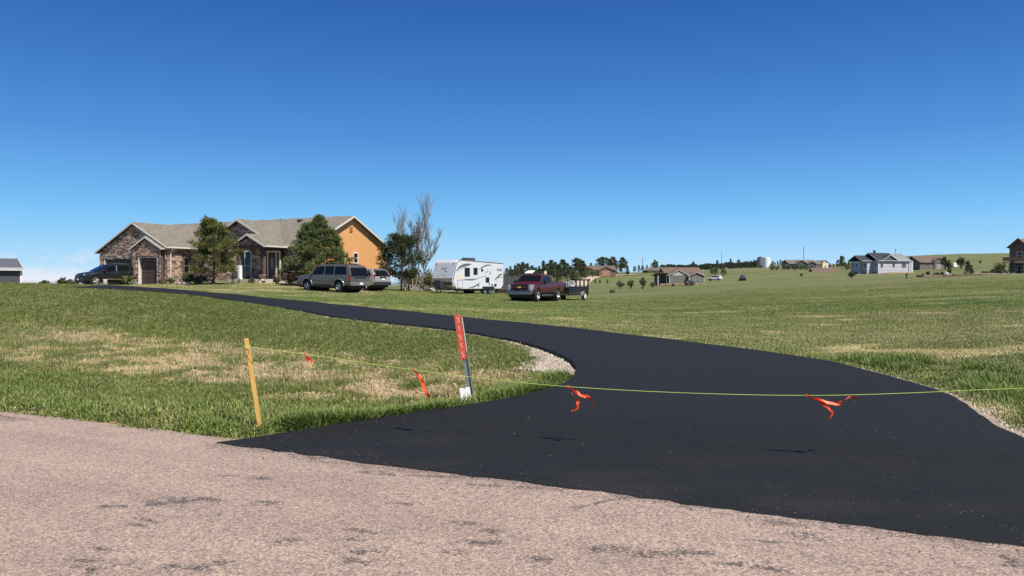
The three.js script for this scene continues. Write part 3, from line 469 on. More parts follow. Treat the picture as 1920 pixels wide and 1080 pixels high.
// ---------- the stone-fronted house with the triple gables ----------
{
  const H = thing('stone_house', 'long stone-fronted bungalow with tan gable end and grey shingle roof up the driveway', 'house', [-13.75, 1.62, -70], -28 * Math.PI / 180);
  const shing = roofMat(3, [112, 105, 94], [136, 128, 116]), trim = std([0.66, 0.63, 0.57], 0.6), tan = siding([0.72, 0.36, 0.14]), brown = std([0.085, 0.05, 0.045], 0.6), P = 0.5, y0 = -1.0;
  // shell of the long main body
  const mainTop = 5.88 - P * 4.95 - 0.1, pent = [[-4.95, y0], [4.95, y0], [4.95, mainTop], [0, 5.78], [-4.95, mainTop]];
  const body = prism(pent, 22.6).rotateY(Math.PI / 2).translate(-23, 0, 0); part('wall', metreUV(body, 1.6), mortar, H);
  // lapped boards on the tan gable end, one course above another
  const lap = []; for (let y = -0.6; y < 5.7; y += 0.19) { const half = y + 0.19 < mainTop ? 4.95 : Math.max(0.12, (5.76 - y - 0.12) / P); const b = span(-0.4, -0.372, y, y + 0.19, -Math.min(4.95, half), Math.min(4.95, half)); const p = b.attributes.position; for (let i = 0; i < p.count; i++) if (p.getY(i) < y + 0.05 && p.getX(i) > -0.39) p.setX(i, -0.3665); lap.push(b); }
  part('gable_sheathing', prism([[-4.95, y0], [4.95, y0], [4.95, mainTop], [0, 5.78], [-4.95, mainTop]], 0.02).rotateY(Math.PI / 2).translate(-0.4, 0, 0), std([0.74, 0.37, 0.145], 0.75), H);
  const lp = part('lap_siding', lap, std([0.74, 0.37, 0.145], 0.75), H); lp.userData.kind = 'stuff';
  part('corner_board', span(-0.42, -0.33, y0, mainTop, -5.02, -4.86), tan, H); part('corner_board', span(-0.42, -0.33, y0, mainTop, 4.86, 5.02), tan, H);
  gableRoof(H, { axis: 'x', c: 0, half: 5.42, a0: -23.4, a1: 0, ridge: 5.88, pitch: P, mat: shing, trim });
  part('soffit', span(-23.4, 0, 3.04, 3.07, 4.95, 5.42), trim, H); part('soffit', span(-23.4, 0, 3.04, 3.07, -5.42, -4.95), trim, H);
  pane(H, 'x', [-0.355, 2.2, -0.6], 0.5, 0.8);
  const vent = part('gable_vent', [span(-0.37, -0.31, 4.45, 4.95, -0.2, 0.2)], tan, H); part('louvre', [0, 1, 2, 3].map(k => span(-0.31, -0.29, 4.5 + k * 0.11, 4.56 + k * 0.11, -0.17, 0.17)), std([0.35, 0.15, 0.05]), vent);
  // garage wing
  const gwall = (name, c, half, ridge, z, door, seed, y1, hr = half) => {
    const top = ridge - P * half - 0.1, s = new THREE.Shape([[-half, y0], [hr, y0], [hr, ridge - P * hr - 0.1], [0, ridge - 0.1], [-half, top]].map(p => new THREE.Vector2(...p)));
    const hole = new THREE.Path([[door[0] - c, y0 + 0.02], [door[1] - c, y0 + 0.02], [door[1] - c, door[2]], [door[0] - c, door[2]]].map(p => new THREE.Vector2(...p))); s.holes.push(hole);
    part('wall', new THREE.ExtrudeGeometry(s, { depth: 0.3, bevelEnabled: false }).translate(c, 0, z - 0.3), mortar, H);
    ledgeStone(H, seed, c - half, c + hr, -0.3, ridge - 0.15, (u, y) => y < ridge - 0.16 - P * Math.abs(u - c) && !(u > door[0] - 0.02 && u < door[1] + 0.02 && y < door[2] + 0.03) && (!y1 || y1(u, y)), g => g.translate(0, 0, z));
  };
  gwall('g', -18.8, 4.8, 5.47, 7.55, [-23.0, -19.15, 2.25], 71, (u, y) => u < -18.55 || u > -14.92 || y > 4.2 - P * Math.abs(u + 16.75), 4.2);
  gwall('s', -16.75, 1.85, 4.14, 7.88, [-17.85, -15.3, 2.3], 72);
  part('wall', [span(-23.6, -23.3, y0, 2.98, 0, 7.1), span(-14.9, -14.6, y0, 3.2, 4.9, 7.3), span(-18.6, -18.35, y0, 2.98, 7.1, 7.45), span(-15.15, -14.9, y0, 3.0, 7.1, 7.45), span(-23.3, -14.6, 2.7, 2.76, 0.5, 7.1)], mortar, H);
  ledgeStone(H, 73, 4.95, 7.5, -0.2, 3.1, (v, y) => !(v > 5.1 && v < 5.85 && y > 0.7 && y < 2.4), g => { g.rotateY(Math.PI / 2); const p = g.attributes.position; g.translate(-14.6, 0, 0); const q = g.attributes.position; for (let i = 0; i < q.count; i++) q.setZ(i, -q.getZ(i)); const ix = g.index; if (ix) { const a = ix.array; for (let i = 0; i < a.length; i += 3) { const t = a[i]; a[i] = a[i + 1]; a[i + 1] = t; } } g.computeVertexNormals(); });
  pane(H, 'x', [-14.585, 1.55, 5.47], 0.5, 1.45, { f: 0.05, mat: std([0.2, 0.16, 0.13]) });
  for (const [a, b, h, z] of [[-23.0, -19.15, 2.25, 7.29], [-17.85, -15.3, 2.3, 7.62]]) {
    const d = new THREE.Group(); d.name = 'garage_door'; H.add(d); const n = 5, ph = (h + 0.05) / n;
    for (let k = 0; k < n; k++) part('panel', rbox(b - a, ph - 0.03, 0.06, (a + b) / 2, -0.05 + ph * (k + 0.5), z - 0.03, 0.012, 1), brown, d);
    part('backing', span(a, b, -0.1, h, z - 0.09, z - 0.065), std([0.03, 0.018, 0.016]), d);
    part('door_trim', [span(a, a + 0.09, -0.1, h - 0.09, z + 0.002, z + 0.3), span(b - 0.05, b, -0.1, h - 0.05, z + 0.002, z + 0.3), span(a, b, h - 0.05, h, z + 0.002, z + 0.3)], trim, H);
  }
  gableRoof(H, { axis: 'z', c: -18.8, half: 5.2, halfR: 4.55, a0: 0.4, a1: 7.8, ridge: 5.47, pitch: P, mat: shing, trim, skipEnd: 0 });
  gableRoof(H, { axis: 'z', c: -16.75, half: 2.12, a0: 6.6, a1: 8.05, ridge: 4.14, pitch: P, mat: shing, trim, skipEnd: 0 });
  part('soffit', span(-24.0, -23.6, 2.72, 2.75, 0.5, 7.7), trim, H); part('soffit', span(-14.6, -14.28, 3.02, 3.05, 5.3, 7.7), trim, H);
  part('downspout', [bar([-14.2, 3.0, 7.2], [-14.48, 2.6, 7.2], 0.05), bar([-14.48, 2.6, 7.2], [-14.48, -0.2, 7.2], 0.05)], trim, H);
  // front gable wing, stone between it and the garage
  const fTop = 5.47 - P * 4.4 - 0.1;
  part('wall', prism([[-4.4, y0], [4.4, y0], [4.4, fTop], [0, 5.37], [-4.4, fTop]], 3.6).translate(-7.77, 0, 2.0), mortar, H);
  ledgeStone(H, 74, -12.1, -3.45, -0.1, 5.3, (u, y) => y < 5.3 - P * Math.abs(u + 7.77) && !(u > -7.95 && u < -6.35 && y > 0.2 && y < 2.75) && !(u > -5.15 && u < -2.9 && y < 2.8), g => g.translate(0, 0, 5.6));
  ledgeStone(H, 75, -14.6, -12.2, -0.1, 3.0, () => true, g => g.translate(0, 0, 4.95));
  ledgeStone(H, 76, -3.35, -0.42, -0.1, 3.0, (u, y) => !(u > -2.4 && u < -0.9 && y > 0.9 && y < 2.3), g => g.translate(0, 0, 4.95));
  pane(H, 'z', [-1.65, 1.6, 4.97], 1.4, 1.3, { mull: 1 });
  gableRoof(H, { axis: 'z', c: -7.77, half: 4.85, a0: 0.5, a1: 6.0, ridge: 5.47, pitch: P, mat: shing, trim, skipEnd: 0 });
  pane(H, 'z', [-7.15, 1.48, 5.62], 1.4, 2.3, { mull: 1, cross: true });
  // porch: gable on two timber posts with braces, slab and step
  const timber = std([0.13, 0.085, 0.07], 0.8);
  const porch = new THREE.Group(); porch.name = 'porch'; H.add(porch);
  part('gable_wall', prism([[-1.75, 3.02], [1.75, 3.02], [0, 3.92]], 0.2).translate(-4.5, 0, 7.5), mortar, porch);
  ledgeStone(porch, 77, -6.2, -2.8, 3.05, 3.9, (u, y) => y < 3.82 - P * Math.abs(u + 4.5), g => g.translate(0, 0, 7.7));
  gableRoof(porch, { axis: 'z', c: -4.5, half: 1.95, a0: 5.0, a1: 8.0, ridge: 4.02, pitch: P, mat: shing, trim, skipEnd: 0 });
  part('beam', [span(-6.3, -2.7, 2.78, 3.02, 7.42, 7.72), span(-6.15, -5.95, 2.78, 3.0, 5.6, 7.42), span(-3.1, -2.9, 2.78, 3.0, 5.6, 7.42)], timber, porch);
  part('ceiling', span(-6.3, -2.7, 3.02, 3.05, 5.6, 7.5), trim, porch);
  for (const u of [-5.75, -3.05]) { part('post', rbox(0.22, 2.6, 0.22, u, 1.48, 7.55, 0.02), timber, porch); const s = u < -4.5 ? 1 : -1; part('brace', bar([u, 2.2, 7.55], [u + s * 0.55, 2.78, 7.55], 0.07, 0.07, 4), timber, porch); }
  part('post_sleeve', [rbox(0.3, 1.25, 0.3, -5.75, 0.82, 7.55, 0.02), rbox(0.46, 0.2, 0.46, -5.75, 0.25, 7.55, 0.04)], M.white, porch);
  const conc = std([0.5, 0.46, 0.4], 0.9);
  part('slab', span(-6.6, -2.4, -0.6, 0.32, 5.6, 8.0), conc, porch); part('step', span(-4.6, -2.5, -0.6, 0.16, 8.0, 8.6), conc, porch);
  part('planter_urn', new THREE.LatheGeometry([[0.02, 0], [0.22, 0], [0.24, 0.06], [0.12, 0.16], [0.14, 0.24], [0.3, 0.42], [0.34, 0.5], [0.3, 0.5], [0.26, 0.44]].map(p => new THREE.Vector2(...p)), 14).translate(-2.55, 0.16, 8.2), std([0.5, 0.36, 0.27]), porch);
  // entry door with sidelights
  const door = new THREE.Group(); door.name = 'front_door'; H.add(door);
  part('door_frame', [span(-4.95, -3.1, 2.55, 2.67, 5.6, 5.72), span(-4.95, -4.85, 0.32, 2.55, 5.6, 5.72), span(-4.55, -4.45, 0.32, 2.55, 5.6, 5.7), span(-3.6, -3.5, 0.32, 2.55, 5.6, 5.7), span(-3.2, -3.1, 0.32, 2.55, 5.6, 5.72)], trim, door);
  part('door_leaf', span(-4.45, -3.6, 0.32, 2.55, 5.6, 5.65), std([0.06, 0.025, 0.022], 0.5), door);
  part('oval_light', new THREE.SphereGeometry(1, 16, 12).scale(0.17, 0.55, 0.03).translate(-4.02, 1.65, 5.65), std([0.16, 0.15, 0.15], 0.2), door);
  for (const [a, b] of [[-4.85, -4.55], [-3.5, -3.2]]) { part('sidelight', span(a, b, 1.3, 2.55, 5.6, 5.63), M.glass, door); part('sidelight_panel', span(a, b, 0.32, 1.28, 5.6, 5.64), std([0.035, 0.016, 0.014]), door); }
  part('roof_vent', box(0.35, 0.16, 0.4, -5.5, 5.6, 0.75), std([0.05, 0.05, 0.05]), H); part('vent_pipe', bar([-9, 5.6, -0.4], [-9, 6.05, -0.4], 0.04), std([0.05, 0.05, 0.05]), H);
  part('foundation', span(-23.2, -0.45, -1.4, -0.02, -4.9, 4.9), conc, H);
}
// low retaining edge and things by the house front
{
  const st = std([0.52, 0.42, 0.32], 0.9), P1 = at(345, 62), b = thing('landscape_timber', 'short pale stone slab edging the shrub bed by the front pine', 'edging', [P1[0], P1[1], P1[2]], 0.5);
  part('slab', rbox(1.0, 0.22, 0.3, 0, 0.08, 0, 0.05), st, b);
  const P2 = at(383, 64), b2 = thing('landscape_timber', 'pale stone bench slab behind the front pine trunk', 'edging', P2, 0.3); part('slab', rbox(1.6, 0.16, 0.4, 0, 0.25, 0, 0.04), st, b2); for (const x of [-0.6, 0.6]) part('foot', box(0.2, 0.3, 0.3, x, 0.05, 0), st, b2);
  const P3 = at(442, 62.5), ch = thing('patio_chair', 'dark wooden patio chair beside the white porch post', 'chair', P3, 0.6), dk = std([0.03, 0.022, 0.02], 0.6);
  part('seat', rbox(0.5, 0.06, 0.48, 0, 0.42, 0, 0.02), dk, ch); part('backrest', [0, 1, 2, 3].map(k => box(0.07, 0.5, 0.03, -0.18 + k * 0.12, 0.7, -0.22)), dk, ch); for (const [x, z] of [[-.22, -.2], [.22, -.2], [-.22, .2], [.22, .2]]) part('leg', box(0.05, 0.42, 0.05, x, 0.21, z), dk, ch);
  const P4 = at(197, 66), bk = thing('white_bucket', 'white bucket standing on the asphalt beside the black car', 'bucket', [P4[0], P4[1] + 0.09, P4[2]]); part('tub', new THREE.LatheGeometry([[0.001, 0.01], [0.14, 0], [0.17, 0.38], [0.185, 0.4], [0.165, 0.4], [0.13, 0.03]].map(p => new THREE.Vector2(...p)), 16), M.white, bk);
}
// ---------- vehicles ----------
function bodyKit(c) {   // c.top, c.belt, c.hw: tables along x (front is +x); c.sill; c.wheels [x..]; c.arch radius; c.tumble
  const x0 = c.top[0][0], x1 = c.top[c.top.length - 1][0];
  const low = x => { let y = key(c.low, x); for (const w of c.wheels) { const q = c.arch * c.arch - (x - w) * (x - w); if (q > 0) y = Math.max(y, c.wr + Math.sqrt(q)); } return y; };
  const sec = x => {
    const t = key(c.top, x), b = Math.min(key(c.belt, x), t - 0.05), w = key(c.hw, x), l = Math.min(low(x), b - 0.03), zr = w * 0.965 - c.tumble * Math.max(0, t - b - 0.05), e = Math.min(0.05, (t - b) * 0.5);
    return { t, b, w, l, zr, pts: [[w * 0.93, l], [w * 0.985, l + (b - l) * 0.12], [w, l + (b - l) * 0.42], [w * 0.995, l + (b - l) * 0.78], [w * 0.965, b], [zr, t - e], [Math.max(0.02, zr - 0.07), t - e * 0.25], [zr * 0.5, t + 0.012], [0, t + 0.02]] };
  };
  const xs = new Set(); for (let x = x0; x <= x1 + 1e-6; x += 0.06) xs.add(+x.toFixed(4)); for (const tb of [c.top, c.belt, c.hw]) for (const k of tb) if (k[0] >= x0 && k[0] <= x1) xs.add(+k[0].toFixed(4));
  for (const w of c.wheels) for (let k = -12; k <= 12; k++) xs.add(+(w + c.arch * Math.sin(k / 12 * Math.PI / 2)).toFixed(4));
  const X = [...xs].sort((a, b) => a - b), n = 17, pos = [], idx = [];
  X.forEach(x => { const p = sec(x).pts; for (let k = 0; k < 9; k++) pos.push(x, p[k][1], p[k][0]); for (let k = 7; k >= 0; k--) pos.push(x, p[k][1], -p[k][0]); });
  for (let i = 0; i < X.length - 1; i++) for (let k = 0; k < n - 1; k++) { const a = i * n + k, b = a + n; idx.push(a, b, a + 1, a + 1, b, b + 1); }
  for (const [i, fl] of [[0, 1], [X.length - 1, 0]]) { const o = i * n; for (let k = 1; k < n - 1; k++) fl ? idx.push(o, o + k, o + k + 1) : idx.push(o, o + k + 1, o + k); }
  let g = new THREE.BufferGeometry(); g.setAttribute('position', new THREE.BufferAttribute(new Float32Array(pos), 3)); g.setIndex(idx); g = toCreasedNormals(g, 0.55);
  const sideZ = (x, y) => { const s = sec(x), p = s.pts; for (let k = 1; k < 6; k++) if (y <= p[k][1]) { const t = clamp((y - p[k - 1][1]) / Math.max(1e-4, p[k][1] - p[k - 1][1]), 0, 1); return lerp(p[k - 1][0], p[k][0], t); } return p[5][0]; };
  // q: four corners [x, y] anticlockwise from rear bottom, laid on the flank
  const flank = (q, s, off = 0.008) => { const G = gridGeo(6, 4, (u, v) => { const x = lerp(lerp(q[0][0], q[1][0], u), lerp(q[3][0], q[2][0], u), v), y = lerp(lerp(q[0][1], q[1][1], u), lerp(q[3][1], q[2][1], u), v); return [x, y, s * (sideZ(x, y) + off)]; }); return G; };
  const deck = (xa, xb, ya, yb, ra, rb, off = 0.012) => gridGeo(4, 6, (u, v) => { const x = lerp(xa, xb, u), s = sec(x), m = (s.zr - lerp(ra, rb, u)), z = lerp(-m, m, v), k = Math.abs(z) / Math.max(0.05, s.zr); return [x, key(c.top, x) + 0.02 * (1 - k * k) + off, z]; });
  return { geo: g, sec, sideZ, flank, deck, low };
}
function wheelSet(parent, list, R, W, rimMat, spokes = 6) {
  let proto = null;
  for (const [x, z] of list) {
    const w = new THREE.Group(); w.name = 'wheel'; parent.add(w); w.position.set(x, R, z); if (z < 0) w.rotation.y = Math.PI;
    if (!proto) {
      const r = R * 0.64, prof = [[r, -W / 2], [R * 0.94, -W / 2], [R, -W * 0.36], [R, W * 0.36], [R * 0.94, W / 2], [r, W / 2], [r * 0.96, W * 0.3], [r * 0.96, -W * 0.3], [r, -W / 2]].map(p => new THREE.Vector2(...p));
      const rim = [new THREE.LatheGeometry([[r * 0.97, -W * 0.3], [r * 0.98, W * 0.5], [r * 0.9, W * 0.47], [r * 0.86, W * 0.1], [r * 0.2, W * 0.02], [0.001, W * 0.02]].map(p => new THREE.Vector2(...p)), 24).rotateX(Math.PI / 2), new THREE.CylinderGeometry(r * 0.22, r * 0.26, W * 0.5, 12).rotateX(Math.PI / 2).translate(0, 0, W * 0.18)];
      const sp = []; for (let k = 0; k < spokes; k++) sp.push(rbox(r * 0.26, r * 0.8, 0.04, 0, r * 0.5, W * 0.36, 0.015, 1).rotateZ(k / spokes * Math.PI * 2));
      proto = [new THREE.LatheGeometry(prof, 28).rotateX(Math.PI / 2), merge(rim), merge(sp)];
    }
    part('tyre', proto[0], M.tyre, w); part('rim', proto[1], rimMat[0], w); part('spokes', proto[2], rimMat[1], w);
  }
}
const grp = (name, parent) => { const g = new THREE.Group(); g.name = name; parent.add(g); return g; };
// heading h = [x, z] of travel; front of the model is +x
const yaw = (hx, hz) => Math.atan2(-hz, hx);
const tilt = (o, dx, dz) => { };

function suvCommon(o, K, c, mat, wins, s) {
  part('body', K.geo, mat, o);
  part('underbody', span(c.low[0][0] + 0.12, c.low[c.low.length - 1][0] - 0.12, c.wr * 0.62, c.wr + 0.34, -c.inner, c.inner), M.black, o);
  for (const x of c.wheels) part('wheel_well', new THREE.CylinderGeometry(c.arch * 0.985, c.arch * 0.985, 2 * c.inner + 0.25, 20).rotateX(Math.PI / 2).translate(x, c.wr + 0.02, 0), M.black, o);
  for (const sd of [-1, 1]) for (const q of wins) part('side_window', K.flank(q, sd), M.glass, o);
}
// 1: the full-size grey estate on the lawn, seen from behind its left flank
{
  const c = { wheels: [-1.55, 1.4], wr: 0.39, arch: 0.47, inner: 0.72, tumble: 0.17,
    top: [[-2.58, 1.02], [-2.52, 1.3], [-2.36, 1.72], [-2.2, 1.83], [-1.0, 1.87], [0.3, 1.85], [0.55, 1.8], [1.3, 1.22], [1.5, 1.17], [2.3, 1.08], [2.46, 0.98], [2.52, 0.72]],
    belt: [[-2.58, 0.98], [-2.5, 1.16], [1.2, 1.13], [1.5, 1.1], [2.3, 1.0], [2.52, 0.66]],
    hw: [[-2.58, 0.9], [-2.48, 0.985], [-2.0, 1.0], [2.0, 1.0], [2.35, 0.95], [2.52, 0.84]],
    low: [[-2.58, 0.5], [-2.3, 0.44], [2.2, 0.44], [2.52, 0.5]] };
  const K = bodyKit(c), mat = paint([0.115, 0.11, 0.095], { metalness: 0.3, clearcoat: 0.5 });
  const p = onGround(637, 548.5), h = [-0.853, -0.522];
  const o = thing('grey_suv', 'pewter grey full-size estate car parked on the lawn, roof rails on top', 'car', [0, 0, 0], yaw(...h));
  const lx = h[1], lz = -h[0]; // left flank direction
  o.position.set(p[0] + h[0] * 1.55 - lx * 0.85, 0, p[2] + h[1] * 1.55 - lz * 0.85); o.position.y = ground(o.position.x, o.position.z) + 0.0;
  o.rotation.z = 0.02;
  suvCommon(o, K, c, mat, [[[-2.25, 1.2], [-1.15, 1.18], [-1.15, 1.72], [-2.1, 1.72]], [[-1.05, 1.18], [-0.25, 1.18], [-0.25, 1.73], [-1.05, 1.73]], [[-0.15, 1.18], [1.05, 1.16], [0.52, 1.68], [-0.15, 1.73]]]);
  part('windscreen', K.deck(0.6, 1.28, 0, 0, 0.09, 0.03), M.glass, o);
  const back = gridGeo(6, 5, (u, v) => { const y = lerp(1.1, 1.66, v), x = v < 0.35 ? lerp(-2.585, -2.53, v / 0.35) : lerp(-2.53, -2.395, (v - 0.35) / 0.65), w = 0.86 - 0.17 * (y - 1.05); return [x - 0.014, y, lerp(w, -w, u)]; }); part('rear_window', back, M.glass, o);
  for (const s of [1, -1]) for (const q of [[[-2.45, 0.5], [-2.05, 0.5], [-2.05, 0.68], [-2.45, 0.68]], [[-1.05, 0.46], [0.92, 0.46], [0.92, 0.66], [-1.05, 0.66]]]) part('cladding', K.flank(q, s, 0.021), paint([0.2, 0.19, 0.175], { clearcoat: 0.2 }), o);
  for (const s of [1, -1]) { for (const w of c.wheels) { const a = []; for (let k = 0; k < 14; k++) { const t0 = Math.PI * (0.02 + 0.96 * k / 14), t1 = Math.PI * (0.02 + 0.96 * (k + 1) / 14), r = 0.5; a.push(bar([w + Math.cos(t0) * r, 0.39 + Math.sin(t0) * r, s * 1.0], [w + Math.cos(t1) * r, 0.39 + Math.sin(t1) * r, s * 1.0], 0.045, 0.045, 6)); } part('wheel_flare', a, paint([0.2, 0.19, 0.175], { clearcoat: 0.3 }), o); }
    part('tail_lamp', rbox(0.14, 0.42, 0.16, -2.5, 0.94, s * 0.9, 0.03), M.red, o); part('mirror', rbox(0.12, 0.2, 0.24, 0.88, 1.24, s * 1.1, 0.04), mat, o);
    for (const x of [-0.08, -0.98]) part('door_handle', rbox(0.18, 0.05, 0.04, x, 1.02, s * 1.0, 0.015), M.alloy, o);
    part('roof_rail', [bar([-1.95, 1.92, s * 0.66], [0.1, 1.91, s * 0.66], 0.025), bar([-1.95, 1.84, s * 0.66], [-1.95, 1.93, s * 0.66], 0.02), bar([0.1, 1.83, s * 0.66], [0.1, 1.92, s * 0.66], 0.02)], M.black, o);
    part('headlamp', rbox(0.1, 0.2, 0.34, 2.42, 0.86, s * 0.68, 0.03), M.lamp, o); }
  part('roof_crossbar', [box(0.06, 0.03, 1.3, -0.5, 1.93, 0), box(0.06, 0.03, 1.3, -1.5, 1.93, 0)], M.black, o);
  const bp = part('rear_bumper', rbox(0.22, 0.26, 1.94, -2.6, 0.56, 0, 0.05), paint([0.19, 0.18, 0.165]), o); part('licence_plate', box(0.02, 0.16, 0.32, -2.72, 0.58, 0.0), M.white, bp); part('tow_hitch', box(0.2, 0.08, 0.08, -2.76, 0.42, 0), M.black, bp);
  part('tailgate_trim', [box(0.03, 0.05, 1.2, -2.6, 1.0, 0), bar([-2.58, 1.08, 0], [-2.6, 1.2, 0.5], 0.012)], M.black, o);
  part('front_bumper', rbox(0.2, 0.3, 1.84, 2.5, 0.56, 0, 0.06), paint([0.19, 0.18, 0.165]), o);
  part('running_board', [rbox(1.9, 0.06, 0.16, -0.05, 0.38, 0.98, 0.02), rbox(1.9, 0.06, 0.16, -0.05, 0.38, -0.98, 0.02)], M.plastic, o);
  wheelSet(o, [[-1.55, 0.84], [-1.55, -0.84], [1.4, 0.84], [1.4, -0.84]], 0.39, 0.25, [M.darkAlloy, M.chrome], 5);
}
// 2: the silver crossover half hidden behind it
{
  const c = { wheels: [-1.32, 1.32], wr: 0.35, arch: 0.41, inner: 0.66, tumble: 0.22,
    top: [[-2.3, 0.95], [-2.24, 1.1], [-1.95, 1.55], [-1.75, 1.64], [-0.6, 1.69], [0.2, 1.66], [0.45, 1.6], [1.25, 1.12], [1.4, 1.07], [2.05, 0.95], [2.25, 0.8], [2.32, 0.6]],
    belt: [[-2.3, 0.9], [-2.2, 1.05], [1.2, 1.0], [2.05, 0.86], [2.32, 0.55]], hw: [[-2.3, 0.8], [-2.15, 0.9], [-1.7, 0.93], [1.6, 0.93], [2.1, 0.86], [2.32, 0.7]], low: [[-2.3, 0.42], [2.32, 0.4]] };
  const K = bodyKit(c), mat = paint([0.46, 0.43, 0.38], { metalness: 0.5 }), h = [-0.80, -0.60], o = thing('silver_crossover', 'silver crossover with red tail lamps parked half behind the pewter grey estate', 'car', [0, 0, 0], yaw(...h));
  const d = 61.5, rx = (713 - 960) / F * d; o.position.set(rx + h[0] * 2.0, 0, -d + h[1] * 2.0); o.position.y = ground(o.position.x, o.position.z) - 0.02;
  suvCommon(o, K, c, mat, [[[-1.95, 1.12], [-1.2, 1.08], [-1.2, 1.52], [-1.6, 1.5]], [[-1.1, 1.08], [-0.2, 1.06], [-0.2, 1.56], [-1.1, 1.55]], [[-0.1, 1.06], [1.0, 1.03], [0.42, 1.5], [-0.1, 1.55]]]);
  part('windscreen', K.deck(0.5, 1.22, 0, 0, 0.08, 0.03), M.glass, o);
  part('rear_window', gridGeo(6, 4, (u, v) => { const y = lerp(1.08, 1.52, v), x = lerp(-2.262, -1.985, v), w = lerp(0.72, 0.56, v); return [x - 0.016, y, lerp(w, -w, u)]; }), M.glass, o);
  for (const s of [1, -1]) { part('tail_lamp', [rbox(0.12, 0.4, 0.13, -2.2, 1.02, s * 0.78, 0.03), rbox(0.1, 0.42, 0.09, -2.06, 1.34, s * 0.71, 0.03).rotateZ(0)], M.red, o); part('mirror', rbox(0.1, 0.14, 0.2, 0.75, 1.08, s * 1.0, 0.03), mat, o); part('headlamp', rbox(0.2, 0.14, 0.25, 2.14, 0.76, s * 0.66, 0.04), M.lamp, o); }
  const bp = part('rear_bumper', rbox(0.25, 0.3, 1.7, -2.22, 0.52, 0, 0.07), M.plastic, o); part('licence_plate', box(0.02, 0.15, 0.32, -2.33, 0.84, 0.0), M.white, bp); part('plate_recess', box(0.02, 0.12, 0.66, -2.315, 0.98, 0), M.black, bp);
  part('spoiler', rbox(0.22, 0.04, 1.2, -1.9, 1.6, 0, 0.015), mat, o);
  wheelSet(o, [[-1.32, 0.78], [-1.32, -0.78], [1.32, 0.78], [1.32, -0.78]], 0.35, 0.23, [M.darkAlloy, M.alloy], 5);
}
// 3: the black family car before the garage
{
  const c = { wheels: [-1.5, 1.52], wr: 0.37, arch: 0.43, inner: 0.7, tumble: 0.24,
    top: [[-2.55, 0.95], [-2.48, 1.15], [-2.25, 1.6], [-2.05, 1.7], [-0.8, 1.75], [0.1, 1.72], [0.4, 1.65], [1.35, 1.14], [1.55, 1.1], [2.25, 0.98], [2.48, 0.84], [2.55, 0.6]],
    belt: [[-2.55, 0.9], [-2.4, 1.16], [1.3, 1.04], [2.2, 0.9], [2.55, 0.52]], hw: [[-2.55, 0.82], [-2.4, 0.94], [-1.9, 0.985], [1.7, 0.985], [2.25, 0.9], [2.55, 0.7]], low: [[-2.55, 0.44], [2.2, 0.38], [2.55, 0.4]] };
  const K = bodyKit(c), mat = paint([0.006, 0.008, 0.009], { metalness: 0, roughness: 0.4, clearcoat: 0.55 });
  const h = [-0.64, 0.77], d = 71.0, x = (206 - 960) / F * d, o = thing('black_crossover', 'glossy black three-row family car parked before the stone garage', 'car', [x, 0, -d], yaw(...h)); o.position.y = ground(x, -d) - 0.03; o.scale.set(1.05, 1.1, 1.05);
  suvCommon(o, K, c, mat, [[[-2.1, 1.24], [-1.3, 1.2], [-1.3, 1.6], [-1.85, 1.56]], [[-1.2, 1.2], [-0.2, 1.15], [-0.2, 1.62], [-1.2, 1.61]], [[-0.1, 1.15], [1.05, 1.1], [0.4, 1.55], [-0.1, 1.61]]]);
  part('windscreen', K.deck(0.46, 1.32, 0, 0, 0.08, 0.03), M.glass, o);
  part('rear_window', gridGeo(4, 3, (u, v) => { const y = lerp(1.15, 1.55, v), xx = lerp(-2.48, -2.275, v), w = lerp(0.78, 0.64, v); return [xx - 0.016, y, lerp(w, -w, u)]; }), M.glass, o);
  for (const s of [1, -1]) { part('headlamp', rbox(0.34, 0.13, 0.24, 2.26, 0.84, s * 0.7, 0.05), M.lamp, o); part('fog_lamp', rbox(0.06, 0.08, 0.2, 2.5, 0.5, s * 0.62, 0.02), M.lamp, o); part('mirror', rbox(0.12, 0.16, 0.22, 0.82, 1.16, s * 1.06, 0.04), mat, o);
    part('roof_rail', bar([-1.8, 1.77, s * 0.66], [0.0, 1.79, s * 0.66], 0.022), M.chrome, o); part('sill_trim', K.flank([[-1.0, 0.5], [1.0, 0.46], [1.0, 0.53], [-1.0, 0.57]], s, 0.02), M.chrome, o); for (const x of [-0.12, -1.1]) part('door_handle', rbox(0.18, 0.04, 0.04, x, 1.01, s * 0.98, 0.015), M.chrome, o);
    part('window_pillar', K.flank([[-0.19, 1.14], [-0.11, 1.14], [-0.11, 1.62], [-0.19, 1.62]], s, 0.012), M.alloy, o); part('tail_lamp', rbox(0.14, 0.2, 0.2, -2.44, 1.1, s * 0.8, 0.04), M.red, o); }
  const gr = part('grille', rbox(0.05, 0.22, 0.9, 2.545, 0.68, 0, 0.02), M.black, o); part('badge', rbox(0.02, 0.07, 0.18, 2.575, 0.72, 0, 0.01), M.chrome, gr); part('licence_plate', box(0.02, 0.13, 0.32, 2.58, 0.5, 0), M.white, gr);
  part('front_bumper', rbox(0.16, 0.24, 1.5, 2.48, 0.45, 0, 0.07), M.plastic, o);
  wheelSet(o, [[-1.5, 0.83], [-1.5, -0.83], [1.52, 0.83], [1.52, -0.83]], 0.38, 0.24, [M.darkAlloy, M.alloy], 6);
}
